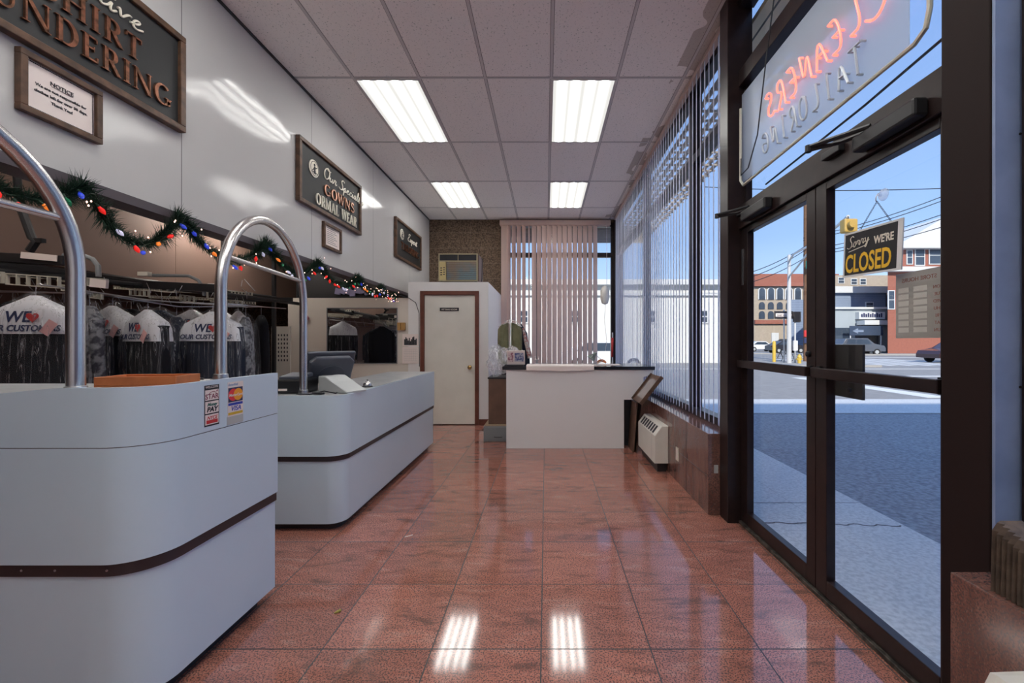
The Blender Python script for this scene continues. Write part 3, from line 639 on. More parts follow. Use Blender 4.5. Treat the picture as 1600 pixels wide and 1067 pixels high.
# ---------------------------------------------------------------- lettering helpers (serif caps)
TH, TN = .14, .055
def serif(b, x, y, w_, z1): b.box((x-w_/2, y-(.03 if y > .5 else 0), 0), (x+w_/2, y+(0 if y > .5 else .03), z1))
def glyph(b, ch, z1=.05):
    """unit-height serif capital; returns its width"""
    vs = lambda x, a=0, c=1, w_=TH: (b.box((x-w_/2, a, 0), (x+w_/2, c, z1)), serif(b, x, 1, w_+.16, z1*.9) if c == 1 else 0, serif(b, x, 0, w_+.16, z1*.9) if a == 0 else 0)
    if ch == 'I': vs(.18); return .36
    if ch == 'H': vs(.18); vs(.68); b.box((.18, .47, 0), (.68, .54, z1)); return .86
    if ch == 'T': vs(.35, 0, .99); b.box((.02, .93, 0), (.68, 1, z1)); b.box((.02, .80, 0), (.07, 1, z1)); b.box((.63, .80, 0), (.68, 1, z1)); return .70
    if ch == 'L': vs(.18); b.box((.18, 0, 0), (.58, .07, z1)); b.box((.53, 0, 0), (.58, .22, z1)); return .60
    if ch == 'E':
        vs(.18); b.box((.18, 0, 0), (.60, .07, z1)); b.box((.18, .93, 0), (.56, 1, z1)); b.box((.18, .47, 0), (.46, .54, z1)); b.box((.55, 0, 0), (.60, .22, z1)); b.box((.52, .80, 0), (.57, 1, z1)); b.box((.43, .40, 0), (.47, .61, z1)); return .64
    if ch in 'RP':
        vs(.18); b.box((.18, .93, 0), (.38, 1, z1)); b.box((.18, .45, 0), (.38, .52, z1)); b.ring2(.38, .725, .17, .24, .1, 0, z1, -90, 90, 12, lambda t: .07+.09*abs(math.cos(t)))
        if ch == 'R': b.seg2((.36, .47), (.66, .02), .14, 0, z1); b.box((.60, 0, 0), (.76, .04, z1)); return .76
        return .62
    if ch == 'D': vs(.18); b.box((.18, .93, 0), (.36, 1, z1)); b.box((.18, 0, 0), (.36, .07, z1)); b.ring2(.36, .5, .32, .465, .1, 0, z1, -90, 90, 16, lambda t: .07+.10*abs(math.cos(t))); return .78
    if ch == 'N': vs(.12, w_=TN); vs(.74, w_=TN); b.seg2((.12, .96), (.72, .04), TH, 0, z1); return .86
    if ch == 'U':
        b.box((.10, .35, 0), (.27, 1, z1)); b.box((.62, .35, 0), (.69, 1, z1)); serif(b, .185, 1, .32, z1); serif(b, .655, 1, .24, z1)
        b.ring2(.42, .35, .235, .31, .1, 0, z1, 180, 360, 14, lambda t: .07+.08*max(0, -math.cos(t))); return .80
    if ch == 'A': b.seg2((.12, .02), (.40, .98), TN, 0, z1); b.seg2((.40, .98), (.70, .02), TH, 0, z1); b.box((.22, .30, 0), (.58, .36, z1)); serif(b, .12, 0, .22, z1); serif(b, .70, 0, .30, z1); return .84
    if ch == 'O': b.ring2(.42, .5, .33, .46, .1, 0, z1, 0, 360, 28, lambda t: .06+.11*abs(math.cos(t))); return .84
    if ch == 'G':
        b.ring2(.44, .5, .34, .46, .1, 0, z1, 45, 335, 24, lambda t: .06+.11*abs(math.cos(t))); b.box((.64, .08, 0), (.80, .42, z1)); b.box((.56, .38, 0), (.86, .42, z1)); return .90
    if ch == 'C': b.ring2(.44, .5, .34, .46, .1, 0, z1, 45, 315, 24, lambda t: .06+.11*abs(math.cos(t))); b.box((.64, .76, 0), (.70, .98, z1)); return .82
    if ch == 'S':
        wf = lambda t: .15; b.ring2(.34, .735, .20, .215, .1, 0, z1, 30, 270, 16, lambda t: .13); b.ring2(.34, .27, .22, .225, .1, 0, z1, -150, 90, 16, lambda t: .13); b.box((.50, .76, 0), (.55, .96, z1)); b.box((.10, .04, 0), (.15, .26, z1)); return .66
    if ch == 'W':
        b.seg2((.08, .98), (.32, .02), TH*.9, 0, z1); b.seg2((.32, .02), (.56, .98), TN, 0, z1); b.seg2((.52, .98), (.78, .02), TH*.9, 0, z1); b.seg2((.78, .02), (1.02, .98), TN, 0, z1)
        serif(b, .08, 1, .28, z1); serif(b, .54, 1, .26, z1); serif(b, 1.02, 1, .20, z1); return 1.12
    if ch == 'M':
        vs(.12, w_=TN); vs(.88); b.seg2((.12, .98), (.48, .06), TH*.9, 0, z1); b.seg2((.48, .06), (.86, .98), TN, 0, z1); return 1.06
    return .35
def gwidth(txt):
    b = MB(); t_ = 0
    for c in txt: t_ += glyph(b, c)+.09
    b.bm.free(); return t_-.09
def word(txt, Mx, h, width, mt, parent, depth=.012, name='letter'):
    """serif word laid from the frame origin over the given width; each letter its own part"""
    gw = gwidth(txt); kx = width/gw; x = 0
    for c in txt:
        b = MB(); b.M = Mx @ Matrix.Translation((x*kx, 0, 0)) @ Matrix.Diagonal((kx, h, depth/.05, 1))
        adv = glyph(b, c)
        if c != ' ': b.build(name, mt, parent)
        else: b.bm.free()
        x += adv+.09
def wallsign(lab, y0, y1, z0, z1):
    t = thing('wall_sign', lab, 'sign', (-2.33, (y0+y1)/2, z0), group='charcoal signs on the white wall')
    f = .038
    MB().box((-2.328, y0+.01, z0+.01), (-2.306, y1-.01, z1-.01)).build('sign_board', M['sign'], t)
    MB().box((-2.329, y0, z0), (-2.285, y1, z0+f), .004).box((-2.329, y0, z1-f), (-2.285, y1, z1), .004).box((-2.329, y0, z0+f), (-2.285, y0+f, z1-f), .004).box((-2.329, y1-f, z0+f), (-2.285, y1, z1-f), .004).build('sign_frame', M['oak'], t)
    return t
CUR = {'E': [[(.75,.85),(.55,1),(.3,.95),(.25,.75),(.5,.58),(.2,.45),(.08,.2),(.3,0),(.6,.05),(.8,.2)]], 'O': [[(.5,1),(.2,.85),(.08,.45),(.25,.05),(.55,0),(.8,.3),(.82,.7),(.6,.98),(.4,.9),(.55,.8),(.9,.85)]],
 'S': [[(.8,.85),(.6,1),(.35,.85),(.45,.6),(.65,.4),(.6,.1),(.3,0),(.08,.15)], [(.6,.1),(.8,.15)]], 'e': [[(0,.15),(.25,.25),(.35,.4),(.22,.45),(.1,.3),(.12,.08),(.28,0),(.5,.15)]], 'x': [[(0,.35),(.12,.42),(.25,.05),(.45,.05)], [(.42,.42),(.05,0)]],
 'c': [[(.35,.38),(.22,.45),(.08,.3),(.1,.06),(.25,0),(.45,.15)]], 'u': [[(0,.15),(.1,.43),(.08,.1),(.2,0),(.38,.15),(.42,.43),(.4,.1),(.48,0),(.6,.15)]], 't': [[(0,.15),(.2,.8),(.12,.15),(.2,0),(.38,.15)], [(.02,.55),(.38,.58)]],
 'i': [[(0,.15),(.1,.43),(.08,.1),(.16,0),(.3,.15)], [(.13,.6),(.15,.64)]], 'v': [[(0,.35),(.08,.43),(.18,0),(.38,.4),(.5,.38)]], 'r': [[(0,.15),(.1,.48),(.16,.4),(.32,.42),(.26,.12),(.34,0),(.46,.15)]],
 'p': [[(0,.15),(.12,.43),(.06,-.35)], [(.1,.3),(.25,.45),(.36,.3),(.28,.02),(.12,.05)], [(.3,.03),(.48,.15)]], 'a': [[(.36,.4),(.2,.45),(.06,.25),(.14,0),(.3,.12),(.38,.43),(.36,.08),(.44,0),(.56,.15)]],
 'l': [[(0,.15),(.25,.7),(.22,.98),(.12,.85),(.1,.15),(.2,0),(.35,.15)]], 'y': [[(0,.35),(.08,.43),(.1,.12),(.22,.03),(.36,.15),(.42,.43),(.36,-.15),(.2,-.38),(.08,-.25),(.3,-.02),(.55,.15)]],
 'o': [[(.2,.45),(.06,.25),(.12,.02),(.28,0),(.38,.2),(.32,.42),(.2,.43),(.48,.38)]], ' ': []}
def cursive(b, txt, h, r, shear=.25, width=1, ax='LEFT'):
    adv = lambda c: .3 if c == ' ' else max(p[0] for st_ in CUR[c] for p in st_)-(.03 if c.isupper() else .0)
    tot = sum(adv(c) for c in txt)*h*width; x = -tot if ax == 'RIGHT' else (-tot/2 if ax == 'CENTER' else 0)
    for c in txt:
        for st_ in CUR[c]:
            P = st_
            for _ in range(2):
                q = [P[0]]
                for a_, c_ in zip(P, P[1:]): q += [(a_[0]*.75+c_[0]*.25, a_[1]*.75+c_[1]*.25), (a_[0]*.25+c_[0]*.75, a_[1]*.25+c_[1]*.75)]
                P = q+[P[-1]]
            b.tube([(x+(u*width+shear*v)*h, v*h, r*.6) for u, v in P], r, 6)
        x += adv(c)*h*width
    return b
def script(txt, y, z, size, parent, width=1, x=-2.305, mt=None, ax='LEFT'):
    b = MB(); b.M = LW(y, z, x); cursive(b, txt, size, .0062, width=width, ax=ax); return b.build('script_lettering', mt or M['ivory'], parent)
def medallion(y, z, r, parent):
    b = MB(); b.lathe([(r, 0), (r, .006), (r*.94, .009)], (-2.306, y, z), 32, ax='x'); b.build('medallion', M['ivory'], parent)
    b = MB(); b.M = LW(y, z, -2.296)
    b.ring2(0, 0, r*.80, r*.80, r*.05, 0, .002); b.prism([(-.2*r, -.6*r), (.25*r, -.6*r), (.12*r, -.1*r), (.2*r, .15*r), (0, .3*r), (-.15*r, .1*r), (-.1*r, -.1*r)], 0, .003)
    b.ring2(-.02*r, .42*r, .07*r, .07*r, .14*r, 0, .003, n=12); b.seg2((.15*r, .05*r), (.5*r, .25*r), .1*r, 0, .003); b.seg2((-.55*r, -.45*r), (.55*r, -.45*r), .08*r, 0, .002); b.seg2((-.1*r, 0), (-.45*r, -.3*r), .1*r, 0, .003)
    b.build('medallion_figure', M['ink'], parent)

s1 = wallsign('large charcoal sign with copper serif letters for shirt laundering above the notice', 1.05, 2.60, 2.607, 3.21)
script('Executive', 2.33, 3.035, .125, s1, width=1.15, ax='RIGHT')
word('SHIRT', LW(1.84, 2.866, -2.305), .125, .485, M['copper'], s1)
word('LAUNDERING', LW(1.475, 2.705, -2.305), .122, 1.035, M['copper'], s1)
s2 = wallsign('medium charcoal sign about gowns and formal wear with round medallion', 3.80, 5.08, 2.60, 3.212)
medallion(4.06, 3.0, .085, s2)
script('Our Specialty', 4.22, 2.985, .125, s2, width=1.12)
word('GOWNS', LW(4.24, 2.815, -2.305), .115, .66, M['copper'], s2)
word('ORMAL', LW(4.09, 2.665, -2.305), .115, .44, M['ivory'], s2); word('WEAR', LW(4.60, 2.665, -2.305), .115, .36, M['ivory'], s2)
s3 = wallsign('charcoal sign about tailoring nearest the back wall', 6.26, 7.53, 2.59, 3.205)
medallion(6.55, 3.0, .085, s3)
script('Expert', 6.80, 2.965, .13, s3, width=1.25)
word('TAILORING', LW(6.50, 2.765, -2.305), .115, .90, M['copper'], s3)

def wframe(lab, y0, y1, z0, z1, f, mt):
    t = thing('picture_frame', lab, 'picture frame', (-2.33, (y0+y1)/2, z0))
    MB().box((-2.328, y0+f*.5, z0+f*.5), (-2.316, y1-f*.5, z1-f*.5)).build('paper_sheet', M['paper'], t)
    MB().box((-2.329, y0, z0), (-2.298, y1, z0+f), .003).box((-2.329, y0, z1-f), (-2.298, y1, z1), .003).box((-2.329, y0, z0+f), (-2.298, y0+f, z1-f), .003).box((-2.329, y1-f, z0+f), (-2.298, y1, z1-f), .003).build('frame', mt, t)
    return t
t = wframe('brown framed notice about clothes left over thirty days, under the big sign', 1.79, 2.124, 2.305, 2.58, .028, M['oak'])
b = MB()
for i in range(44):
    y = 1.822+i*.0062; b.box((-2.316, y, 2.336), (-2.314, y+.003, 2.342)); b.box((-2.316, y, 2.543), (-2.314, y+.003, 2.549))
for i in range(33):
    z = 2.337+i*.0064; b.box((-2.316, 1.821, z), (-2.314, 1.827, z+.003)); b.box((-2.316, 2.087, z), (-2.314, 2.093, z+.003))
b.build('beaded_border', M['ink'], t)
b = MB()
for i, (tx, sz) in enumerate((('NOTICE', .026), ('We are not responsible for', .0185), ('clothes left for over 30 days.', .0185), ('Thank You!', .0185))):
    b.M = LW(1.957, 2.482-i*.028-(.004 if i else 0), -2.3145); b.text(tx, sz, .0006, ax='CENTER', off=.0004, width=1.0)
b.M = I4; b.box((-2.3152, 1.915, 2.4775), (-2.3142, 2.0, 2.4795)); b.build('notice_text', M['ink'], t)
t = wframe('small framed certificate below the gowns sign', 4.247, 4.615, 2.27, 2.54, .03, M['oak'])
b = MB(); b.M = LW(4.33, 2.33, -2.3155)
for i in range(9): b.box((.0, .02*i, 0), (.20-(i % 3)*.03, .02*i+.006, .001))
b.build('printed_lines', mat('grey ink', (.25, .25, .25), .6), t)

# ---------------------------------------------------------------- garland with lights
pk = [1.55, 2.03, 2.55, 3.35, 4.1, 4.97, 5.67, 6.2]
zk = [2.04, 2.06, 2.07, 2.09, 2.07, 2.06, 2.03, 1.98]
sag = [.13, .23, .20, .17, .15, .12, .07]
def gar(y):
    for i in range(len(pk)-1):
        if pk[i] <= y <= pk[i+1]:
            u = (y-pk[i])/(pk[i+1]-pk[i]); return zk[i]+(zk[i+1]-zk[i])*u-sag[i]*4*u*(1-u)
    return zk[0] if y < pk[0] else zk[-1]
g = thing('garland', 'green artificial fir garland swagged along the lower edge of the white wall', 'garland', (-2.30, 3.9, 1.9))
pts = [(-2.30, 1.45+i*.04, gar(1.45+i*.04)) for i in range(120)]
MB().tube(pts, .006, 6).build('garland_stem', M['fir'], g)
rn = random.Random(3)
b = MB()
for i in range(17000):
    y = rn.uniform(1.45, 6.2); u = min(abs(y-p) for p in pk)
    if rn.random() > (1.0 if u < .16 else .42): continue
    z = gar(y); a = rn.uniform(0, 2*math.pi); l = rn.uniform(.04, .085)*(1.25 if u < .12 else .85)
    p = Vector((-2.30, y, z)); d = Vector((abs(math.cos(a))*.5 if math.cos(a) < 0 else math.cos(a), rn.uniform(-.8, .8), math.sin(a))).normalized()
    sd = d.cross(Vector((rn.random(), rn.random(), rn.random()))).normalized()*.003
    v = [b._v(p-sd), b._v(p+sd), b._v(p+d*l)]; b.bm.faces.new(v)
    sd2 = d.cross(sd).normalized()*.0022; v = [b._v(p-sd2), b._v(p+sd2), b._v(p+d*l)]; b.bm.faces.new(v)
b.build('needles', M['fir'], g, kind='stuff')
st = thing('string_lights', 'string of coloured bulbs woven through the fir garland', 'string lights', (-2.27, 3.9, 1.9))
pts = [(-2.272+.012*math.sin(i*1.3), 1.45+i*.04, gar(1.45+i*.04)-.02+.02*math.sin(i*.9)) for i in range(119)]
MB().tube(pts, .0025, 5).build('light_wire', mat('green wire', (.01, .04, .02), .5), st)
BC = {'red': mat('red bulb', (.75, .02, .02), .15, emit=(1, .03, .02), estr=.35), 'blue': mat('blue bulb', (.03, .06, .5), .15, emit=(.05, .1, 1), estr=.25), 'orange': mat('orange bulb', (.85, .2, .03), .15, emit=(1, .25, .03), estr=.4),
      'white': mat('frosted lilac bulb', (.72, .70, .85), .15, emit=(.7, .7, 1), estr=.25), 'green': mat('green bulb', (.02, .30, .12), .15)}
proto = {}
for i in range(58):
    y = 1.60+i*(6.12-1.60)/57+rn.uniform(-.02, .02); c = rn.choice(['red', 'blue', 'orange', 'white', 'white', 'red', 'green']) if i > 1 else 'red'
    p = Vector((-2.262, y, gar(y)-.03+rn.uniform(-.02, .02)))
    if c not in proto:
        b = MB(); b.lathe([(.006, .012), (.010, 0), (.015, -.014), (.014, -.024), (.008, -.038), (.002, -.045)], (0, 0, 0), 10)
        o = b.build('bulb', BC[c], st, local=True); proto[c] = o
        b = MB(); b.lathe([(.007, .030), (.008, .010), (.008, .008)], (0, 0, 0), 8); b.build('bulb_socket', M['fir'], o, local=True)
    else:
        o = proto[c].copy(); C.objects.link(o); o.parent = st
        for ch in proto[c].children: k = ch.copy(); C.objects.link(k); k.parent = o
    o.scale = (.78, .78, .78); o.location = p-Vector(st.location); o.rotation_euler = (rn.uniform(-1.0, 1.0), rn.uniform(-.9, .2), 0)
fl = thing('fairy_lights', 'tiny glowing fairy lights clustered on the far half of the garland', 'string lights', (-2.25, 4.6, 1.9))
MB().tube([(-2.255+.015*math.sin(i*2.1), 1.7+i*.045, gar(1.7+i*.045)-.01+.03*math.sin(i*1.7)) for i in range(100)], .0015, 4).build('light_wire', proto and mat('dark wire', (.01, .02, .015), .5), fl)
m_g = mat('glowing tip', (1, .8, .7), .3, emit=(1, .55, .42), estr=3); pr = None
for i in range(95):
    y = 6.2-4.4*(rn.random()**1.7)
    if pr is None: b = MB(); b.lathe([(.001, -.005), (.0034, -.0025), (.0034, .0025), (.001, .005)], (0, 0, 0), 6); pr = b.build('fairy_bulb', m_g, fl, local=True); o = pr
    else: o = pr.copy(); C.objects.link(o); o.parent = fl
    o.location = Vector((-2.25+rn.uniform(-.02, .03), y, gar(y)+rn.uniform(-.09, .06)))-Vector(fl.location)
MB().tube([(-2.28, 6.18, 1.99), (-2.22, 6.26, 1.985), (-2.10, 6.285, 1.95), (-2.0, 6.285, 1.88), (-1.95, 6.285, 1.72), (-1.945, 6.285, .9)], .005, 6).build('power_cable', M['ink'], label='black cable arching from the garland down beside the fitting room door frame', cat='cable')

# ---------------------------------------------------------------- garment area
def garment(nm, lab, cloth, w0=.25, length=.95, cape=True, bag=True, seed=0, cat='garment', group='bagged garments on the conveyor'):
    rn = random.Random(seed); t = thing(nm, lab, cat, (0, 0, 0), group=group)
    MB().tube([(0, 0, -.11), (0, 0, -.045)]+[(-.0+.02-.02*math.cos(a), 0, -.022+.022*math.sin(a)) for a in [math.pi*(1-.0)-math.pi*k/8*1.2+0 for k in range(0)]]+[(.0, 0, -.03), (.008, 0, -.01), (.024, 0, -.002), (.038, 0, -.014)], .002, 6).tube([(-w0*.78, 0, -.20), (-.1, 0, -.14), (0, 0, -.11), (.1, 0, -.14), (w0*.78, 0, -.20)], .0028, 6).build('hanger', M['steel'], t, local=True)
    ph = [rn.uniform(0, 6.28) for _ in range(6)]
    def loft(prof, n, grow, fold, flat=.55):
        b = MB(); rings = []
        for (z, a, d) in prof:
            ring = []
            for k in range(n):
                th = 2*math.pi*k/n; c, s_ = math.cos(th), math.sin(th)
                x = (abs(c)**.75)*math.copysign(1, c); y = (abs(s_)**flat)*math.copysign(1, s_)
                f = fold*max(0, min(1, (-z-.22)/.4)); wv = 1+f*(math.sin(th*7+ph[0]+z*2)+.6*math.sin(th*13+ph[1]-z*3))
                ring.append(b._v(((x*a+grow*c)*(1+f*.3*math.sin(z*6+ph[2])), (y*d*wv+grow*s_), z)))
            rings.append(ring)
        for A, B_ in zip(rings, rings[1:]):
            for k in range(n): q = b.bm.faces.new((A[k], A[(k+1) % n], B_[(k+1) % n], B_[k])); q.smooth = True
        b.bm.faces.new(rings[0]); b.bm.faces.new(rings[-1][::-1]); return b
    w1 = w0
    prof = [(-.105, .04, .025), (-.125, .075, .035), (-.155, w1*.60, .045), (-.19, w1*.88, .052), (-.24, w1, .058), (-.32, w1*1.0, .062), (-.45, w1*.95, .065), (-.65, w1*.93, .068), (-length, w1*1.0, .072)]
    loft(prof, 40, 0, .10).build('garment_body', cloth, t, local=True)
    # lapel line and sleeve
    for s_ in (-1, 1):
        MB().tube([(s_*w1*.93, 0, -.22), (s_*w1*1.02, .0, -.4), (s_*w1*1.02, .01, -.62), (s_*w1*.98, .01, -min(.8, length-.05))], [.045, .042, .038, .034], 12).build('sleeve', cloth, t, local=True)
    if cape:
        pc = [(-.085, .02, .012), (-.12, .075, .035), (-.155, w1*.64, .053), (-.19, w1*.95, .064), (-.24, w1*1.07, .074), (-.34, w1*1.12, .080)]
        c = loft(pc, 48, .006, 0, .4); c.build('paper_cape', M['cape'], t, local=True)
        yb = -.0865-.001
        b = MB(); b.M = frame((-.10, yb+.004, -.262), (1, 0, 0), (0, .12, .99), (0, -1, 0)); b.text('WE', .10, .001, off=.0018, shear=.12, width=.9); 
        b.M = frame((0, yb+.0, -.322), (1, 0, 0), (0, .1, .99), (0, -1, 0)); b.text('OUR CUSTOMERS', .056, .001, ax='CENTER', off=.0012, shear=.12, width=.92); b.build('printed_words', M['navy'], t, local=True)
        hp = [(.06+.035*(16*math.sin(a)**3)/16, -.232+.035*(13*math.cos(a)-5*math.cos(2*a)-2*math.cos(3*a)-math.cos(4*a))/16) for a in [2*math.pi*k/24 for k in range(24)]]
        b = MB(); b.M = frame((0, yb+.006, 0), (1, 0, 0), (0, .05, 1), (0, -1, 0)); b.M = frame((0, -.089, 0), (1, 0, 0), (0, 0, 1), (0, -1, 0)); b.prism(hp, 0, .002); b.build('printed_heart', M['red'], t, local=True)
        b = MB(); b.M = frame((.15, -.093, -.30), (.8, 0, -.55), (.55, 0, .8), (0, -1, 0)); b.prism([(-.03, -.05), (.03, -.05), (.03, .05), (-.03, .05)], 0, .001); b.build('pink_ticket', mat('pink ticket', (.75, .42, .42), .7), t, local=True)
    if bag:
        pb = [(-.06, .012, .012), (-.115, .09, .05), (-.155, w1*.70, .070), (-.19, w1*1.0, .085), (-.24, w1*1.12, .094), (-.36, w1*1.17, .098), (-.5, w1*1.1, .10), (-.75, w1*1.12, .10), (-length-.03, w1*1.15, .11)]
        loft(pb, 56, .012, .07, .45).build('garment_bag', M['film'], t, local=True)
    return t
GP = {}
def put(key, px, ytop, Y, rz, lab, args):
    """hang one garment with its hook on the rail at pixel px"""
    z = Z_(ytop, Y)+.085; x = X_(px, Y)
    cloth, w0, ln, cape, bag = args
    k = (cloth.name, w0, cape, bag)
    if k not in GP: o = garment(key, lab, cloth, w0, ln, cape, bag, seed=len(GP)+3); GP[k] = o; o.location = (x, Y, z); o.rotation_euler = (0, 0, rz)
    else: o = copy_tree(GP[k], (x, Y, z), rz, lab)
    o['z'] = 0; del o['z']
    return Vector((x, Y, z))
gs = []
A_ = (M['cloth'], .215, .92, True, True); B_ = (M['cloth2'], .215, .92, True, True); D_ = (M['cloth4'], .16, .92, False, True); E_ = (M['cloth'], .22, .95, False, False); G_ = (M['cloth2'], .20, .92, False, True); H_ = (M['cloth3'], .20, .92, False, False)
gs.append(put('hanging_garment', -52, 472, 2.90, R(6), 'black garment in clear bag cut off by the left edge of view', G_))
gs.append(put('hanging_garment', 56, 462, 2.72, R(10), 'black garment with printed paper shoulder cape and pink ticket, nearest, left of tall arch tube', A_))
gs.append(put('hanging_garment', 140, 474, 3.15, R(-28), 'grey patterned garment in clear bag just right of the tall arch tube', D_))
gs.append(put('hanging_garment', 176, 478, 3.45, R(-10), 'navy garment with paper cape behind the orange tray', B_))
gs.append(put('hanging_garment', 231, 484, 3.30, R(-22), 'black garment in clear bag with paper cape standing out in front, above the orange tray', A_))
gs.append(put('hanging_garment', 276, 492, 3.8, R(-35), 'navy garment in clear bag tucked left of the arch between the counters', G_))
gs.append(put('hanging_garment', 333, 487, 3.55, R(4), 'navy garment with paper cape partly behind the second arch', B_))
gs.append(put('hanging_garment', 384, 492, 4.0, R(-55), 'grey patterned garment in shiny bag inside the second arch', D_))
gs.append(put('hanging_garment', 408, 490, 4.6, R(-48), 'uncovered black coat seen inside the second arch', E_))
gs.append(put('hanging_garment', 372, 486, 5.0, R(-40), 'caped black garment in a bag behind the uncovered black coat', A_))
gs.append(put('hanging_garment', 100, 470, 3.9, R(-15), 'brown tweed coat deep behind the tall arch tube', H_))
gs.append(put('hanging_garment', 20, 468, 3.7, R(5), 'uncovered black coat deep behind the leftmost garments', E_))
gs.append(put('hanging_garment', 205, 480, 4.4, R(0), 'uncovered black coat in the second row behind the tray', E_))
gs.append(put('hanging_garment', 300, 484, 4.6, R(0), 'caped black garment in the second row between the arches', A_))
gs.append(put('hanging_garment', 345, 484, 5.3, R(-20), 'caped navy garment in the second row behind the second arch', B_))
gs.append(put('hanging_garment', 250, 482, 5.0, R(10), 'navy garment in clear bag in the deepest row', G_))

# conveyor: rails at the hook height, a black beam over them
cv = thing('garment_conveyor', 'black overhead garment conveyor with hook rails and white slot frames', 'conveyor', (-3.6, 3.6, 1.66))
for i, p in enumerate(gs):
    pass
rows = [sorted([gs[i] for i in idx], key=lambda v: v.x) for idx in ((0, 1, 2, 4, 6, 7), (11, 10, 3, 5, 8, 9))]
rows[1] = sorted([gs[i] for i in (11, 10, 3, 5, 8)], key=lambda v: v.x); rows.append(sorted([gs[i] for i in (12, 13, 14, 9, 15)], key=lambda v: v.x))
for r_ in rows:
    pts = [Vector((v.x+.02, v.y, v.z-.0085)) for v in r_]
    pts = [pts[0]+Vector((-.5, -.15, 0))]+pts+[pts[-1]+Vector((.10, .25, 0))]
    MB().tube(pts, .006, 8).build('hook_rail', M['steel'], cv)
def rackp(a, b_): return Vector(a), Vector(b_)
# black main beams (roughly level, running away from the viewer)
MB().tube([(-4.45, 1.4, 1.86), (-4.15, 3.0, 1.86), (-3.95, 4.2, 1.86), (-3.7, 5.6, 1.86)], .045, 10).build('drive_beam', M['dark2'], cv)
MB().tube([(-4.25, 1.6, 1.79), (-3.85, 3.1, 1.79), (-3.45, 4.2, 1.79), (-3.3, 5.6, 1.79)], .022, 10).build('guide_tube', M['dark2'], cv)
b = MB(); b.tube([at(100, 399, 3.0), at(130, 399, 3.0), at(145, 405, 3.0), at(153, 415, 3.0), at(154, 432, 3.0)], .016, 10); b.build('guard_bend', M['greymetal'], cv)
b = MB(); b.tube([at(232, 430, 3.7), at(295, 431, 3.7), at(310, 438, 3.7), at(318, 450, 3.7), at(319, 462, 3.7)], .014, 10); b.build('guard_bend', M['greymetal'], cv)
b = MB(); b.tube([at(30, 318, 3.0), at(50, 372, 3.0), at(56, 378, 3.0), at(46, 392, 3.0)], .024, 8); b.obox(at(60, 376, 3.0), (.08, .03, .03)); b.build('hanger_bracket', M['dark2'], cv)
MB().cyl(at(30, 318, 3.0), (at(30, 318, 3.0).x-.05, 3.0, 2.95), .022, 8).build('ceiling_strut', M['dark2'], cv)
MB().obox(at(50, 405, 2.98), (.50, .05, .07), (0, R(3), 0), .006).build('cover_rail', M['dark2'], cv)
MB().obox(at(61, 401, 2.945), (.26, .006, .045), (0, R(5.5), 0)).build('label_plate', M['paper'], cv)
MB().obox(at(270, 447, 3.7), (.9, .06, .07), (0, R(3), 0), .006).build('cover_rail', M['dark2'], cv)
MB().obox(at(226, 428, 3.6), (.09, .04, .035)).build('white_cap', M['ivory'], cv)
def slotframe(px0, py0, px1, py1, Y, hpx, n):
    a, c = at(px0, py0, Y), at(px1, py1, Y); h = hpx*Y/F; u = (c-a); L_ = u.length; u.normalize(); b = MB(); b.M = frame(a, u, (0, 0, 1), (0, -1, 0)); t_ = .007
    b.box((0, 0, 0), (L_, t_, .02)).box((0, h-t_, 0), (L_, h, .02))
    for i in range(n+1): x = (L_-t_)*i/n; b.box((x, t_, 0), (x+t_, h-t_, .02))
    b.build('slot_frame', M['beige2'], cv)
slotframe(14, 445, 96, 451, 2.85, 18, 5); slotframe(240, 455, 276, 458, 3.7, 14, 3); slotframe(140, 447, 170, 449, 3.1, 13, 2); slotframe(283, 470, 305, 473, 3.8, 10, 3); slotframe(325, 466, 350, 470, 4.0, 12, 2)
slotframe(143, 466, 162, 468, 3.3, 10, 3); slotframe(205, 462, 235, 464, 3.7, 10, 4); slotframe(100, 455, 132, 457, 3.0, 10, 4); slotframe(-40, 440, 8, 443, 2.85, 18, 3); slotframe(355, 478, 380, 480, 4.2, 10, 3)
for (pa, ya_, pb_, yb_, Yr, hp, nn) in ((92, 440, 210, 447, 3.9, 5, 22), (180, 452, 300, 458, 4.3, 5, 26), (235, 466, 345, 470, 4.6, 4, 24), (300, 455, 395, 462, 4.9, 5, 18), (330, 472, 400, 476, 5.1, 4, 16), (-30, 430, 90, 437, 3.6, 5, 20)):
    slotframe(pa, ya_, pb_, yb_, Yr, hp, nn)
MB().obox(at(155, 443, 3.0), (.12, .02, .06), (0, .1, 0)).build('label_plate', M['paper'], cv)
MB().obox(at(330, 447, 3.9), (.05, .02, .05)).build('label_plate', M['paper'], cv)
rn = random.Random(9); b = MB()
for i in range(90):
    Y = rn.uniform(2.9, 5.2); px = rn.uniform(0, 400); p = at(px, 0, Y); p.z = 1.66+rn.uniform(0, .12)
    b.tube([p, p+Vector((rn.uniform(-.06, .06), rn.uniform(-.03, .03), -rn.uniform(.05, .09)))], .0022, 4)
b.build('wire_clips', M['steel'], cv, kind='stuff')
b = MB()
for x in (-4.45, -3.75): b.box((x-.02, 5.62, 0), (x+.02, 5.66, 2.95))
b.box((-4.45, 5.62, 1.83), (-3.5, 5.66, 1.89)); b.build('floor_post', M['dark2'], cv)

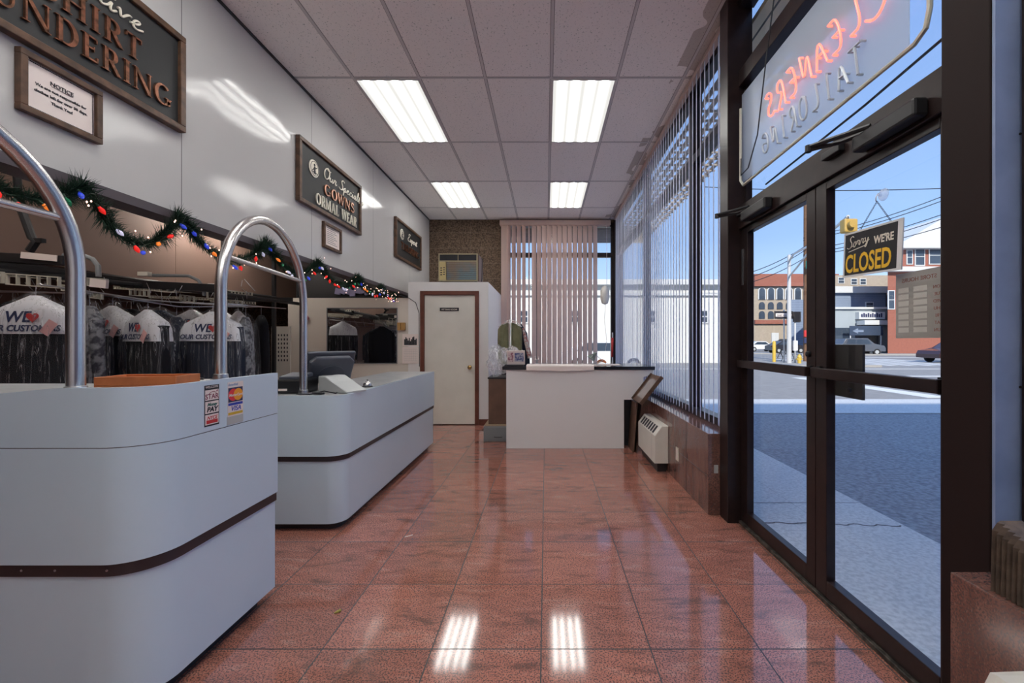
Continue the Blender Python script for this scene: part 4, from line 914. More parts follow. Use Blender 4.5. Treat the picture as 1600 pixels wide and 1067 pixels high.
# tag board and pillar at the end of the garment area
t = thing('tag_board', 'white board with rows of dark numbers behind the hanging coats', 'board', at(440, 560, 5.9))
MB().box((X_(424, 5.9), 5.9, .5), (X_(453, 5.9), 5.93, Z_(510, 5.9))).build('board_panel', M['offwhite'], t)
b = MB()
for i in range(5):
    for j in range(7): b.box((X_(430, 5.9)+i*.042, 5.896, 1.0+j*.06), (X_(430, 5.9)+i*.042+.014, 5.9, 1.03+j*.06))
b.build('number_marks', M['ink'], t)
t = thing('storage_box', 'dark open box with purple plastic packets standing on the beige partition', 'box', (-3.2, 6.35, 1.955))
MB().box((-3.85, FY+.005, 1.955), (-2.5, FY+.09, 1.975)).box((-3.85, FY+.07, 1.975), (-2.5, FY+.09, 2.35)).box((-3.85, FY+.005, 1.975), (-3.83, FY+.07, 2.35)).build('box_shell', M['dark2'], t)
b = MB(); rn = random.Random(5)
for i in range(7): b.obox((-3.22+i*.075, FY+.035, 2.03+rn.uniform(0, .05)), (.09, .03, .10), (0, rn.uniform(-.4, .4), 0), .008)
b.build('plastic_packets', mat('lilac plastic', (.34, .32, .50), .3), t)
t = thing('wall_mirror', 'frameless mirror on the beige partition reflecting hanging clothes', 'mirror', (-2.85, FY, .96))
MB().box((X_(512, FY), FY-.008, Z_(567, FY)), (X_(620, FY), FY-.001, Z_(482, FY))).build('mirror_glass', M['mirror'], t)
x0, x1, z0, z1 = X_(512, FY), X_(620, FY), Z_(567, FY), Z_(482, FY)
MB().box((x0-.012, FY-.012, z0-.012), (x1+.012, FY-.001, z0)).box((x0-.012, FY-.012, z1), (x1+.012, FY-.001, z1+.012)).box((x0-.012, FY-.012, z0), (x0, FY-.001, z1)).box((x1, FY-.012, z0), (x1+.012, FY-.001, z1)).build('mirror_edge', M['greymetal'], t)
b = MB(); b.lathe([(.055, 0), (.055, -.01), (.01, -.012)], (X_(478, FY), FY-.02, Z_(497, FY)), 20, ax='y'); b.build('round_badge', mat('maroon badge', (.25, .03, .05), .5), label='small maroon round badge on the beige partition post', cat='badge')
t = thing('wall_box', 'small tan wooden box fixed on the beige wall right of the mirror', 'box', (X_(627, FY), FY, Z_(516, FY)))
MB().box((X_(622, FY), FY-.04, Z_(516, FY)), (X_(634, FY), FY-.001, Z_(504, FY)), .003).build('box_body', mat('tan wood', (.45, .25, .08), .5), t)
MB().box((X_(627, FY), FY-.044, Z_(516, FY)+.01), (X_(628, FY), FY-.04, Z_(504, FY)-.01)).build('latch', M['brass'], t)
t = thing('wall_calendar', 'white wall calendar with black skyline picture beside the fitting room door', 'calendar', (X_(643, FY), FY, Z_(568, FY)))
MB().box((X_(629, FY), FY-.010, Z_(541, FY)), (X_(654, FY), FY-.006, Z_(522, FY))).build('picture_page', M['paper'], t)
MB().box((X_(629, FY), FY-.012, Z_(568, FY)), (X_(655, FY), FY-.006, Z_(542, FY))).build('month_page', M['paper'], t)
b = MB(); b.M = FW(X_(632, FY), FY-.0102, Z_(539, FY)); hs = [.09, .12, .10, .07, .11, .06, .09, .12, .13, .08, .10]
for i, h in enumerate(hs): b.box((i*.0175, 0, 0), (i*.0175+.016, h, .001))
b.build('skyline_print', M['ink'], t)
b = MB(); b.M = FW(X_(632, FY), FY-.0122, Z_(565, FY))
for i in range(6): b.box((0, .012+i*.036, 0), (.20, .014+i*.036, .0006))
for i in range(8): b.box((i*.0285, .012, 0), (i*.0285+.0015, .194, .0006))
b.build('date_grid', mat('pale grey ink', (.4, .4, .4), .6), t)

# ---------------------------------------------------------------- window air conditioner on the fitting room
Ya = 6.36; t = thing('air_conditioner', 'old beige window air conditioner sitting on top of the fitting room', 'air conditioner', ((X_(685, Ya)+X_(746, Ya))/2, Ya+.2, 2.20))
x0, x1, z0, z1 = X_(685, Ya), X_(746, Ya), 2.225, Z_(396, Ya)
MB().box((x0+.01, Ya+.03, z0), (x1+.015, Ya+.45, z1-.005), .006).build('cabinet', M['wood'], t)
MB().box((x0, Ya, z0), (x1, Ya+.03, z0+.015)).box((x0, Ya, z1-.015), (x1, Ya+.03, z1)).box((x0, Ya, z0+.015), (x0+.015, Ya+.03, z1-.015)).box((x1-.015, Ya, z0+.015), (x1, Ya+.03, z1-.015)).box((x0+.015, Ya, z1-.125), (x1-.015, Ya+.03, z1-.108)).box(((x0+x1)/2-.004, Ya, z1-.108), ((x0+x1)/2+.004, Ya+.03, z1-.015)).build('front_bezel', M['beige'], t)
MB().box((x0+.015, Ya+.018, z1-.108), (x1-.015, Ya+.03, z1-.015)).box((x0+.12, Ya+.022, z0+.015), (x1-.015, Ya+.03, z1-.125)).build('grille_recess', M['ink'], t)
b = MB(); n = 9; zz0 = z0+.02; hh = (z1-.13-zz0)/n
for i in range(n): b.box((x0+.125, Ya+.004, zz0+i*hh+.006), (x1-.018, Ya+.02, zz0+(i+1)*hh-.004))
b.build('louvre', mat('iridescent blue grey louvre', (.20, .27, .30), .35, metal=.5, noise_=(4, (.32, .24, .18), .4, .6)), t)
p = MB().box((x0+.015, Ya-.002, z0+.02), (x0+.118, Ya+.028, z1-.13)).build('control_panel', mat('yellowed plastic', (.58, .47, .22), .5), t)
b = MB(); b.M = FW(x0+.03, Ya-.003, z0+.09)
for i in range(4): b.box((0, i*.035, 0), (.03, i*.035+.015, .001)).box((.045, i*.035+.006, 0), (.07, i*.035+.02, .001))
b.build('control_marks', M['ink'], p)
for x in (x0+.01, x1-.05): MB().box((x, Ya+.02, 2.20), (x+.04, Ya+.42, 2.225)).build('foot', M['dark2'], t)
MB().tube([(x1+.03, Ya+.2, z1-.04), (x1+.05, Ya+.15, z1-.05), (x1+.05, Ya+.12, z0+.05), (x1+.04, Ya+.1, 2.205)], .007, 6).build('power_cord', M['ink'], t)

# ---------------------------------------------------------------- back counter and what is on it
BC_ = 4.92
t = thing('back_counter', 'white counter with black top in front of the back window', 'counter', (.3, 5.2, 0))
MB().box((-.477, BC_, 0), (.939, BC_+.03, .945)).box((.939, BC_, .585), (1.17, BC_+.03, .945)).build('front_panel', M['white'], t)
MB().box((-.477, BC_+.03, 0), (-.45, BC_+.68, .945)).box((.91, BC_+.03, 0), (.939, BC_+.68, .945)).build('side_panel', M['white'], t)
MB().box((-.524, BC_-.02, .945), (1.309, BC_+.72, .985), .004).build('counter_top', M['blackg'], t)
b = MB(); b.M = frame((1.17, BC_+.001, .945), (1, 0, 0), (0, 0, 1), (0, 1, 0)); b.prism([(0, 0), (.13, 0), (.12, -.05), (0, -.09)], 0, .028); b.build('corner_bracket', M['white'], t)
MB().box((.945, BC_+.14, 0), (1.06, BC_+.20, .60)).build('dark_panel', M['dark2'], t)
ZB = .985
# folded white cloth / ironing pad draped over the front edge
b = MB(); n = 24
for (x0_, x1_, z_) in ((-.235, .575, ZB+.012),):
    prof = [(BC_+.30, ZB+.001), (BC_+.30, ZB+.014), (BC_-.005, ZB+.016), (BC_-.032, ZB+.004), (BC_-.034, ZB-.050), (BC_-.026, ZB-.050), (BC_-.024, ZB-.002), (BC_-.018, ZB+.001)]
    A = [b._v((x0_, y, z)) for y, z in prof]; rings = [A]
    for i in range(1, n+1):
        u = i/n; rings.append([b._v((x0_+(x1_-x0_)*u, y, z+(.004*math.sin(u*22)+.005*math.sin(u*9) if z < ZB-.02 else 0))) for y, z in prof])
    for P, Q in zip(rings, rings[1:]):
        for k in range(len(prof)): b.bm.faces.new((P[k], P[(k+1) % len(prof)], Q[(k+1) % len(prof)], Q[k]))
    b.bm.faces.new(rings[0]); b.bm.faces.new(rings[-1][::-1])
b.build('pressing_cloth', M['paper'], label='folded white cloth draped over the front edge of the back counter', cat='cloth', smooth=False)
# photo frame
t = thing('photo_stand', 'white standing double photo frame on the left end of back counter', 'photo frame', (X_(806, 5.0), 5.0, ZB))
b = MB(); b.M = Matrix.Translation((X_(806, 5.0), 5.02, ZB)) @ Matrix.Rotation(R(10), 4, 'X'); k = b.M.copy()
b.box((-.11, -.006, 0), (.11, .006, .175), .002); b.build('frame', M['paper'], t)
b = MB(); b.M = k; b.box((-.095, -.008, .035), (-.03, -.006, .15)); b.build('portrait_photo', mat('pink photo', (.35, .14, .18), .5, noise_=(40, (.75, .6, .6), .45, .55)), t)
b = MB(); b.M = k; b.box((-.015, -.008, .04), (.095, -.006, .145)); b.build('group_photo', mat('blue photo', (.10, .12, .30), .5, noise_=(40, (.5, .5, .6), .45, .55)), t)
MB().obox((X_(806, 5.0), 5.09, ZB+.06), (.05, .004, .13), (R(-25), 0, 0)).build('prop_leg', M['greymetal'], t)
MB().box((-.50, BC_+.0, ZB), (-.27, BC_+.20, ZB+.018), .003).build('black_pad', M['ink'], label='flat black pad under the white photo frame on back counter', cat='pad')
for o in bpy.data.objects:
    if o.name.startswith('photo_stand'): o.location.z += .018
# plastic bag slumped on the end of the counter
def blob(b, c, r, amp, fr, seed, n=22, m_=14, flatz=None):
    rings = []
    for i in range(m_+1):
        ph = math.pi*i/m_; ring = []
        for k in range(n):
            th = 2*math.pi*k/n; d = Vector((math.sin(ph)*math.cos(th), math.sin(ph)*math.sin(th), math.cos(ph)))
            q = 1+amp*noise.noise(d*fr+Vector((seed, 0, 0))); p = Vector((c[0]+d.x*r[0]*q, c[1]+d.y*r[1]*q, c[2]+d.z*r[2]*q))
            if flatz is not None: p.z = max(p.z, flatz)
            ring.append(b._v(p))
        rings.append(ring)
    for P, Q in zip(rings, rings[1:]):
        for k in range(n):
            try: f = b.bm.faces.new((P[k], P[(k+1) % n], Q[(k+1) % n], Q[k])); f.smooth = True
            except ValueError: pass
    return b
# cabinets under / beside the counter end
t = thing('wooden_cabinet', 'small walnut cabinet standing on the grey metal drawer box beside back counter', 'cabinet', (-.60, 5.35, .20))
MB().box((-.745, 5.30, .215), (-.50, 5.72, .80), .003).build('cabinet_body', M['wood'], t)
MB().box((-.755, 5.29, .80), (-.50, 5.73, .82), .002).build('cabinet_top', M['dark2'], t)
t = thing('drawer_box', 'grey metal drawer box on the floor under the walnut cabinet', 'drawer box', (-.62, 5.4, 0))
MB().box((-.80, 5.24, 0), (-.50, 5.80, .20), .004).build('box_body', M['greymetal'], t)
dr = MB().box((-.785, 5.232, .015), (-.505, 5.24, .185), .002).build('drawer', M['greymetal'], t)
MB().tube([(-.66, 5.23, .07), (-.66, 5.21, .065), (-.56, 5.21, .065), (-.56, 5.23, .07)], .004, 6).build('drawer_handle', M['dark2'], dr)
MB().box((-.79, 5.25, .20), (-.51, 5.70, .2145)).build('folded_papers', mat('tan paper', (.36, .26, .17), .7), label='tan papers stacked between the grey drawer box and the walnut cabinet', cat='papers')
b = MB(); blob(b, (-.635, 5.42, 1.02), (.14, .13, .20), .35, 2.4, 3.1, flatz=.822); b.build('plastic_bag', M['bag'], label='bulging translucent plastic bag standing on the walnut cabinet', cat='bag')
b = MB(); blob(b, (-.46, 5.50, 1.10), (.12, .10, .115), .35, 2.6, 8.7, flatz=ZB+.001); b.build('plastic_bag', film('pinkish plastic bag', .75, 26, .8, (.75, .68, .68)), label='pinkish knotted plastic bag on the back counter behind the photo frame', cat='bag')
MB().lathe([(.018, 0), (.018, .09), (.012, .10)], (X_(815, 5.3), 5.3, ZB), 14).build('spray_can', M['red'], label='small red can standing between the bags and the photo frame', cat='can')
# valet stand with an olive vest
t = thing('garment_stand', 'white metal garment stand behind the bags near the back window', 'clothes rack', (-.42, 6.0, 0))
xg = X_(797, 6.0)
MB().cyl((xg, 6.0, 0), (xg, 6.0, 1.60), .011, 10).build('stand_pole', M['white'], t)
MB().cyl((xg-.2, 6.0, 0.012), (xg+.2, 6.0, .012), .011, 8).cyl((xg, 5.8, .012), (xg, 6.2, .012), .011, 8).build('stand_foot', M['white'], t)
MB().tube([(xg-.08, 6.0, 1.57), (xg, 6.0, 1.60), (xg+.08, 6.0, 1.585), (xg+.17, 6.0, 1.50)], .007, 8).build('stand_hook', M['white'], t)
v = thing('olive_vest', 'olive green vest hanging open on the stand near the back window', 'garment', (xg, 6.0, 1.1))
b = MB(); prof = [(1.56, .05), (1.53, .13), (1.46, .175), (1.3, .18), (1.1, .175), (.95, .18)]
for s_ in (-1, 1):
    rings = []
    for z, a in prof: rings.append([b._v((xg+s_*(.018+(a-.018)*.5)+(a-.018)*.5*math.cos(th), 5.965+.035*math.sin(th)*(1+.4*math.sin(5*th+z*9)), z)) for th in [2*math.pi*k/20 for k in range(20)]])
    for P, Q in zip(rings, rings[1:]):
        for k in range(20): f = b.bm.faces.new((P[k], P[(k+1) % 20], Q[(k+1) % 20], Q[k])); f.smooth = True
    b.bm.faces.new(rings[0]); b.bm.faces.new(rings[-1][::-1])
b.build('vest_body', M['olive'], v)
MB().tube([(xg-.17, 5.94, 1.50), (xg-.05, 5.94, 1.555), (xg+.05, 5.94, 1.555), (xg+.17, 5.94, 1.50)], .006, 6).build('vest_hanger', M['white'], v)
b = MB(); b.tube([(xg+.14, 6.04, 1.53), (xg+.20, 6.05, 1.40), (xg+.23, 6.05, 1.15), (xg+.24, 6.05, .95)], [.03, .05, .055, .05], 14); b.build('dark_jacket', M['cloth2'], label='dark jacket hanging edge-on behind the olive vest', cat='garment')
b = MB(); b.tube([(xg+.20, 5.86, 1.48), (xg+.24, 5.86, 1.3), (xg+.30, 5.86, 1.05)], [.012, .03, .035], 12); b.build('floral_scarf', mat('floral cloth', (.55, .50, .48), .8, noise_=(30, (.35, .12, .12), .42, .55)), label='pale floral scarf hanging right of the olive vest', cat='scarf')
# sewing things at the back window
t = thing('desk_lamp', 'small grey desk lamp with tilted shade on right part of back counter', 'lamp', (X_(930, 5.3), 5.3, ZB))
xl = X_(930, 5.3)
MB().lathe([(.055, 0), (.055, .010), (.015, .018)], (xl-.02, 5.3, ZB)).build('lamp_base', M['greymetal'], t)
MB().tube([(xl-.02, 5.3, ZB+.015), (xl+.10, 5.3, ZB+.05), (xl-.0, 5.3, ZB+.13)], .005, 8).build('lamp_arm', M['steel'], t)
b = MB(); b.M = Matrix.Translation((xl-.01, 5.3, ZB+.13)) @ Matrix.Rotation(R(40), 4, 'Y'); b.lathe([(.018, .03), (.022, .0), (.048, -.05), (.055, -.075), (.05, -.075)], (0, 0, 0)); b.build('lamp_shade', mat('grey green lampshade', (.16, .19, .17), .4), t)
b = MB(); b.tube([(X_(940, 5.35)+.12*u-.06, 5.35, ZB+.02+.03*math.sin(u*3.1)) for u in [i/8 for i in range(9)]], [.012, .018, .02, .022, .02, .02, .018, .015, .01], 10); b.build('pin_cushion', M['orangewood'], label='brown fabric roll lying right of the small desk lamp', cat='cushion')
MB().box((.58, 5.12, ZB), (.95, 5.4, ZB+.006)).build('paper_sheets', M['paper'], label='loose white sheets on the right part of back counter', cat='papers')
t = thing('thread_stand', 'small silver thread stand on the back counter before the blinds', 'thread stand', (X_(839, 5.4), 5.4, ZB))
MB().lathe([(.04, 0), (.04, .008), (.01, .012), (.01, .05), (.03, .055), (.03, .06)], (X_(839, 5.4), 5.4, ZB)).build('stand_body', M['silver'], t)
for dx in (-.022, .022): MB().lathe([(.012, .062), (.010, .066), (.010, .10), (.012, .104)], (X_(839, 5.4)+dx, 5.4, ZB), 10).build('thread_spool', M['paper'], t)
t = thing('rolling_clips', 'narrow upright rod with red handle leaning at the window behind back counter', 'rod', (X_(957, 6.2), 6.2, 0))
MB().cyl((X_(959, 6.2)-.02, 6.2, 0.0), (X_(957, 6.2), 6.2, 1.42), .010, 8).build('rod_pole', M['steel'], t)
MB().cyl((X_(957, 6.2)-.004, 6.2, 1.05), (X_(957, 6.2), 6.2, 1.34), .016, 10).build('rod_handle', M['red'], t)
# pull cord with pale weight hanging in the back window
t = thing('hanging_clip_bag', 'pale oval bag hanging on a cord in the gap of back window', 'hanging bag', (X_(945, 7.9), 7.9, 1.4))
MB().cyl((X_(948, 7.9), 7.9, CH-.12), (X_(948, 7.9), 7.9, 2.38), .004, 6).tube([(X_(946, 7.9), 7.9, 2.0), (X_(946, 7.9)-.02, 7.9, 1.7), (X_(948, 7.9), 7.9, 1.3), (X_(946, 7.9), 7.9, 1.1)], .004, 6).build('cord', M['paper'], t)
b = MB(); b.lathe([(.01, -.19), (.06, -.17), (.085, -.08), (.085, .07), (.05, .15), (.01, .18)], (X_(945, 7.9), 7.9, 2.19), 16); b.build('bag_body', M['offwhite'], t)

# ---------------------------------------------------------------- heater and leaning boards
t = thing('wall_heater', 'off-white through-wall heater with slotted sloping top on the granite wall', 'heater', (1.12, 4.45, .07))
y0, y1 = 4.0, 4.72
b = MB(); b.M = frame((0, y0, 0), (1, 0, 0), (0, 0, 1), (0, 1, 0)); b.prism([(1.199, .09), (1.065, .09), (1.065, .36), (1.135, .455), (1.199, .455)], 0, y1-y0, .006); b.build('heater_case', M['offwhite'], t)
d = Vector((.07, 0, .095)).normalized(); nrm = Vector((-d.z, 0, d.x))
for i in range(7):
    yy = y0+.09+i*.084
    b = MB(); b.M = frame(Vector((1.065, yy, .36))+d*.012+nrm*.0015, (0, 1, 0), d, nrm); b.box((0, 0, -.002), (.046, .085, .001)); b.build('vent_slot', M['ink'], t)
MB().box((1.0648, y0+.12, .10), (1.0655, y0+.124, .35)).build('panel_seam', M['greymetal'], t)
MB().box((1.10, y0+.04, 0), (1.19, y1-.04, .09)).build('pedestal', M['dark2'], t)
def board(lab, pts, w0, w1, Mx, mt, nm='wood_panel', grp='boards leaning by the heater'):
    b = MB(); b.M = Mx; b.prism(pts, w0, w1, .002); return b.build(nm, mt, label=lab, cat='board', group=grp)
bY = 4.86
m_ = FW(0, bY, 0)
p = lambda px, py: (X_(px, bY), Z_(py, bY))
def quadp(lab, pts, th, off, mt):
    b = MB(); b.M = FW(0, bY-off, 0); b.prism([p(*q) for q in pts], 0, th, .002); return b.build('wood_panel', mt, label=lab, cat='board', group='boards leaning by the heater')
b = MB(); b.M = Matrix.Translation((1.035, 4.88, .001)) @ Matrix.Rotation(R(4), 4, 'Y'); b.box((-.03, -.14, 0), (-.012, .13, .57), .002)
b.build('wood_panel', M['wood'], label='tall walnut board leaning against the white back counter end', cat='board', group='boards leaning by the heater')
b = MB(); b.M = Matrix.Translation((1.05, 4.88, .001)) @ Matrix.Rotation(R(6.5), 4, 'Y'); b.box((-.008, -.14, 0), (.008, .12, .58), .002)
b.build('wood_panel', mat('dark walnut edge', (.07, .035, .025), .35), label='darker thin board leaning beside the walnut board', cat='board', group='boards leaning by the heater')
t = thing('folding_tray', 'glossy brown tray leaning diagonally over the boards beside the heater', 'tray', (1.12, 4.6, .45))
MT = Matrix.Translation((1.155, 4.66, .745)) @ Matrix.Rotation(R(-52), 4, 'Y')
b = MB(); b.M = MT; b.box((-.19, -.20, -.010), (.19, .20, .010), .004); b.build('tray_board', M['wood'], t)
for y_ in (-.215, .20): b = MB(); b.M = MT; b.box((-.19, y_, -.012), (.19, y_+.015, .03), .003); b.build('tray_edge', M['oak'], t)
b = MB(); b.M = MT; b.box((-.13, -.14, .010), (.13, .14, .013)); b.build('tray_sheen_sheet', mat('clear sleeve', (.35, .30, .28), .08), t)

# objects at the lower right corner
t = thing('ridged_wood_block', 'weathered ridged wooden block standing on the near granite ledge', 'wood block', (1.28, 1.0, .602))
b = MB(); n = 26; y1_, y0_ = 1.125, .80
b.M = I4
pts = []
for i in range(n*4+1):
    u = i/(n*4); yy = y1_-(y1_-y0_)*u; pts.append((yy, 1.224+.008*math.cos(u*n*2*math.pi)))
top = lambda yy: .602+.19-.16*(y1_-yy)/(y1_-y0_)*0.9
A = [[b._v((x, yy, .603)), b._v((x+.004, yy, top(yy)-.02)), b._v((x+.018, yy, top(yy)))] for yy, x in pts]; B2 = [[b._v((1.325, yy, .603)), b._v((1.325, yy, top(yy)-.02)), b._v((1.31, yy, top(yy)))] for yy, x in pts]
for i in range(len(pts)-1):
    for k in range(2):
        b.bm.faces.new((A[i][k], A[i+1][k], A[i+1][k+1], A[i][k+1])); b.bm.faces.new((B2[i][k], B2[i][k+1], B2[i+1][k+1], B2[i+1][k]))
    b.bm.faces.new((A[i][2], A[i+1][2], B2[i+1][2], B2[i][2])); b.bm.faces.new((A[i][0], B2[i][0], B2[i+1][0], A[i+1][0]))
for i in (0, len(pts)-1): b.bm.faces.new([A[i][0], A[i][1], A[i][2], B2[i][2], B2[i][1], B2[i][0]])
b.build('block_body', mat('weathered brown wood', (.16, .11, .08), .7, noise_=(30, (.09, .065, .05), .35, .65)), t)
t = thing('wall_heater', 'corner of a second off-white heater at the bottom right, under the near ledge', 'heater', (1.1, .6, 0))
b = MB(); b.M = frame((0, .30, 0), (1, 0, 0), (0, 0, 1), (0, 1, 0)); b.prism([(1.199, .09), (1.02, .09), (1.02, .42), (1.06, .50), (1.199, .505)], 0, .69, .03); b.build('heater_case', M['offwhite'], t)
MB().box((1.08, .36, 0), (1.19, .95, .09)).build('pedestal', M['dark2'], t)

# ---------------------------------------------------------------- vertical blinds
def blinds(lab, pos, ang, wd, z0, z1, mt, rail, railmat, name='vertical_blinds'):
    t = thing(name, lab, 'blinds', (pos[0][0], (pos[0][1]+pos[-1][1])/2, z0), group='vertical window blinds')
    rail.build('head_rail', railmat, t)
    b = MB(); n = 6; A = []; h = z1-z0
    for i in range(n+1):
        u = (i/n-.5)*wd; c = .006*(1-(2*i/n-1)**2); A.append((u, c))
    V = [[b._v((u, c+o_, z)) for z in (0, h)] for o_ in (0, .0012) for (u, c) in (A if o_ == 0 else A[::-1])]
    N_ = len(V)
    for i in range(N_): f = b.bm.faces.new((V[i][0], V[(i+1) % N_][0], V[(i+1) % N_][1], V[i][1])); f.smooth = False
    b.bm.faces.new([v_[0] for v_ in V][::-1]); b.bm.faces.new([v_[1] for v_ in V])
    v0 = b.build('vane', mt, t, local=True); off = Vector(t.location)
    for i, (x, y) in enumerate(pos):
        o = v0 if i == 0 else v0.copy()
        if i: C.objects.link(o); o.parent = t
        o.location = Vector((x, y, z0))-off; a = ang(i) if callable(ang) else ang; o.rotation_euler = (0, 0, a)
    return t
rn = random.Random(2)
pos = [(1.352, 3.10+.094*i) for i in range(52)]
blinds('long run of pale vertical blinds along the right windows', pos, lambda i: R(90-20+rn.uniform(-2.5, 2.5)+(5 if i > 27 else 0)), .102, .63, 3.655, M['vane2'], MB().box((1.33, 3.04, 3.655), (1.375, 7.98, 3.70)), M['vane'])
# back blinds
pos = []; x = -.82
for i in range(25):
    pos.append((x, BY-.10)); x += .1005 if i else .085
ga = [R(14), R(14)]+[R(60) if i % 4 else R(66) for i in range(4)]+[R(76)]+[R(30)]*40
ga = [R(8), R(58), R(56), R(55), R(60), R(80), R(47), R(47), R(45), R(45)]+[R(43+2*(i % 2)) for i in range(30)]
blinds('rosy beige vertical blinds covering the back window', pos[:19], lambda i: ga[i], .127, .70, 3.60, M['vane'], MB().box((-.91, BY-.15, 3.575), (1.27, BY-.03, 3.665), .003), M['vane'])

# ---------------------------------------------------------------- neon sign in the transom
t = thing('neon_sign', 'cleaners and tailoring neon sign with red tubes on cloudy panel above doors', 'neon sign', (1.37, 2.2, 2.39))
MB().box((1.372, 1.545, 2.39), (1.376, 2.865, 3.01), .002).build('backing_panel', M['acrylic'], t)
b = MB(); b.tube([(1.352, 1.44, 3.2), (1.352, 1.44, 2.46), (1.352, 1.455, 2.40), (1.352, 1.50, 2.375), (1.352, 2.55, 2.36), (1.352, 2.80, 2.355), (1.352, 2.84, 2.40), (1.352, 2.84, 2.9)], .009, 8); b.build('border_tube', mat('unlit ivory tube', (.60, .60, .50), .2), t)
# stroke letters, drawn in outside reading direction (u = +Y), seen mirrored from inside
STR = {'C': [[(.9, .85), (.6, 1), (.25, .85), (.1, .5), (.25, .15), (.6, 0), (.9, .15)]], 'L': [[(.3, 1), (.15, .05), (.75, .05)]], 'E': [[(.85, 1), (.3, 1), (.15, 0), (.75, 0)], [(.22, .52), (.65, .52)]],
       'A': [[(.05, 0), (.5, 1), (.8, 0)], [(.22, .4), (.68, .4)]], 'N': [[(.1, 0), (.25, 1), (.65, 0), (.82, 1)]], 'R': [[(.1, 0), (.25, 1), (.7, .95), (.75, .6), (.25, .5), (.75, 0)]],
       'S': [[(.85, .9), (.5, 1), (.2, .8), (.35, .55), (.65, .42), (.7, .15), (.4, 0), (.1, .1)]], 'T': [[(.05, 1), (.95, 1)], [(.5, 1), (.5, 0)]], 'I': [[(.45, 1), (.45, 0)]],
       'O': [[(.5, 1), (.2, .85), (.1, .5), (.2, .15), (.5, 0), (.8, .15), (.9, .5), (.8, .85), (.5, 1)]], 'G': [[(.9, .85), (.55, 1), (.2, .85), (.1, .5), (.2, .15), (.55, 0), (.9, .15), (.9, .5), (.6, .5)]]}
def smoothp(pts, it=2):
    for _ in range(it):
        q = [pts[0]]
        for a, c in zip(pts, pts[1:]): q += [(a[0]*.75+c[0]*.25, a[1]*.75+c[1]*.25), (a[0]*.25+c[0]*.75, a[1]*.25+c[1]*.75)]
        pts = q+[pts[-1]]
    return pts
def neon(txt, y0, dy, z0, h, wl, mt, slope=0, r=.0065, big=None, sh=0):
    y = y0
    for i, ch in enumerate(txt):
        b = MB(); hh = h*(big if (big and i == 0) else 1); ww = wl*(1.5 if (big and i == 0) else 1)
        for st_ in STR[ch]:
            P = [(1.350, y+(u+sh*v)*ww, z0+v*hh-(hh-h)*.35+slope*(y-y0)) for u, v in smoothp(st_)]; b.tube(P, r, 7)
            for e_ in (P[0], P[-1]): b.cyl(e_, (1.372, e_[1], e_[2]), .005, 6)
        b.build('neon_letter', mt, t); y += dy*(1.35 if (big and i == 0) else 1)
neon('CLEANERS', 1.58, .112, 2.63, .165, .105, M['neonR'], big=1.5, r=.005, sh=.25)
neon('TAILORING', 1.73, .092, 2.44, .135, .08, M['neonW'], r=.006, sh=.25)
MB().tube([(1.345, 2.31, 3.66), (1.345, 2.50, 3.0), (1.345, 2.60, 2.6), (1.345, 2.72, 2.44), (1.345, 2.82, 2.43), (1.350, 2.83, 2.55)], .004, 6).build('power_wire', M['ink'], t)
MB().tube([(1.345, 2.02, 3.66), (1.345, 2.03, 3.01)], .004, 6).build('hanging_wire', M['ink'], t)

def cursive_sorry(b): cursive(b, 'Sorry', .052, .0018, width=.92)
# CLOSED sign on the near door glass
t = thing('closed_sign', 'black and yellow Sorry We are Closed sign hanging inside the door glass', 'sign', (1.375, 1.73, 1.58))
y_l, y_r = 1.885, 1.575
m_ = frame((1.374, y_l, 1.578), Vector((0, -1, -.05)).normalized(), Vector((0, -.05, 1)).normalized(), (-1, 0, 0)); Wd = .31; Hh = .198
b = MB(); b.M = m_; b.box((0, 0, 0), (Wd, Hh, .004), .0015); b.box((0, 0, .004), (Wd, .008, .006)).box((0, Hh-.008, .004), (Wd, Hh, .006)).box((0, .008, .004), (.008, Hh-.008, .006)).box((Wd-.022, .008, .004), (Wd, Hh-.008, .006)); b.build('sign_frame', mat('pale silver plastic', (.72, .73, .74), .35), t)
b = MB(); b.M = m_; b.box((.008, .008, .004), (Wd-.022, Hh-.008, .0048)); b.build('sign_face', M['ink'], t)
b = MB(); b.M = m_ @ Matrix.Translation((.012, .020, .005)); b.text('CLOSED', .112, .0006, off=.0022, width=.60); b.build('closed_letters', mat('sign yellow', (.85, .52, .03), .5), t)
b = MB(); b.M = m_ @ Matrix.Translation((.018, .122, .005)) @ Matrix.Rotation(R(8), 4, 'Z'); cursive_sorry(b); b.M = m_ @ Matrix.Translation((.172, .124, .005)); b.text("WE'RE", .044, .0006, off=.0012, width=.78)
b.M = m_; b.seg2((.03, .112), (.135, .128), .003, .0045, .0055); b.build('white_letters', M['ivory'], t)
ap = Vector((1.372, 1.695, 1.865))
for e_ in (m_ @ Vector((.09, Hh, .002)), m_ @ Vector((.25, Hh, .002))):
    b = MB(); n = 14
    for i in range(n):
        c = e_.lerp(ap, (i+.5)/n); d = (ap-e_).normalized(); s_ = d.cross(Vector((1, 0, 0))).normalized()
        sd = s_ if i % 2 else Vector((1, 0, 0)); L2 = (ap-e_).length/n*.62
        b.tube([c+d*L2*math.cos(a)+sd*.003*math.sin(a) for a in [2*math.pi*k/8 for k in range(8)]], .0009, 4, closed=True)
    b.build('chain', M['dark2'], t)
MB().lathe([(.026, .0245), (.022, .018), (.008, .012), (.006, .0)], (1.372, 1.69, 1.892), 18, ax='x').build('suction_cup', film('clear cup', .5, 4, .1), t)
MB().tube([(1.37, 1.69, 1.892), (1.364, 1.69, 1.882), (1.365, 1.692, 1.868), (1.372, 1.695, 1.862)], .002, 6).build('hook', M['steel'], t)
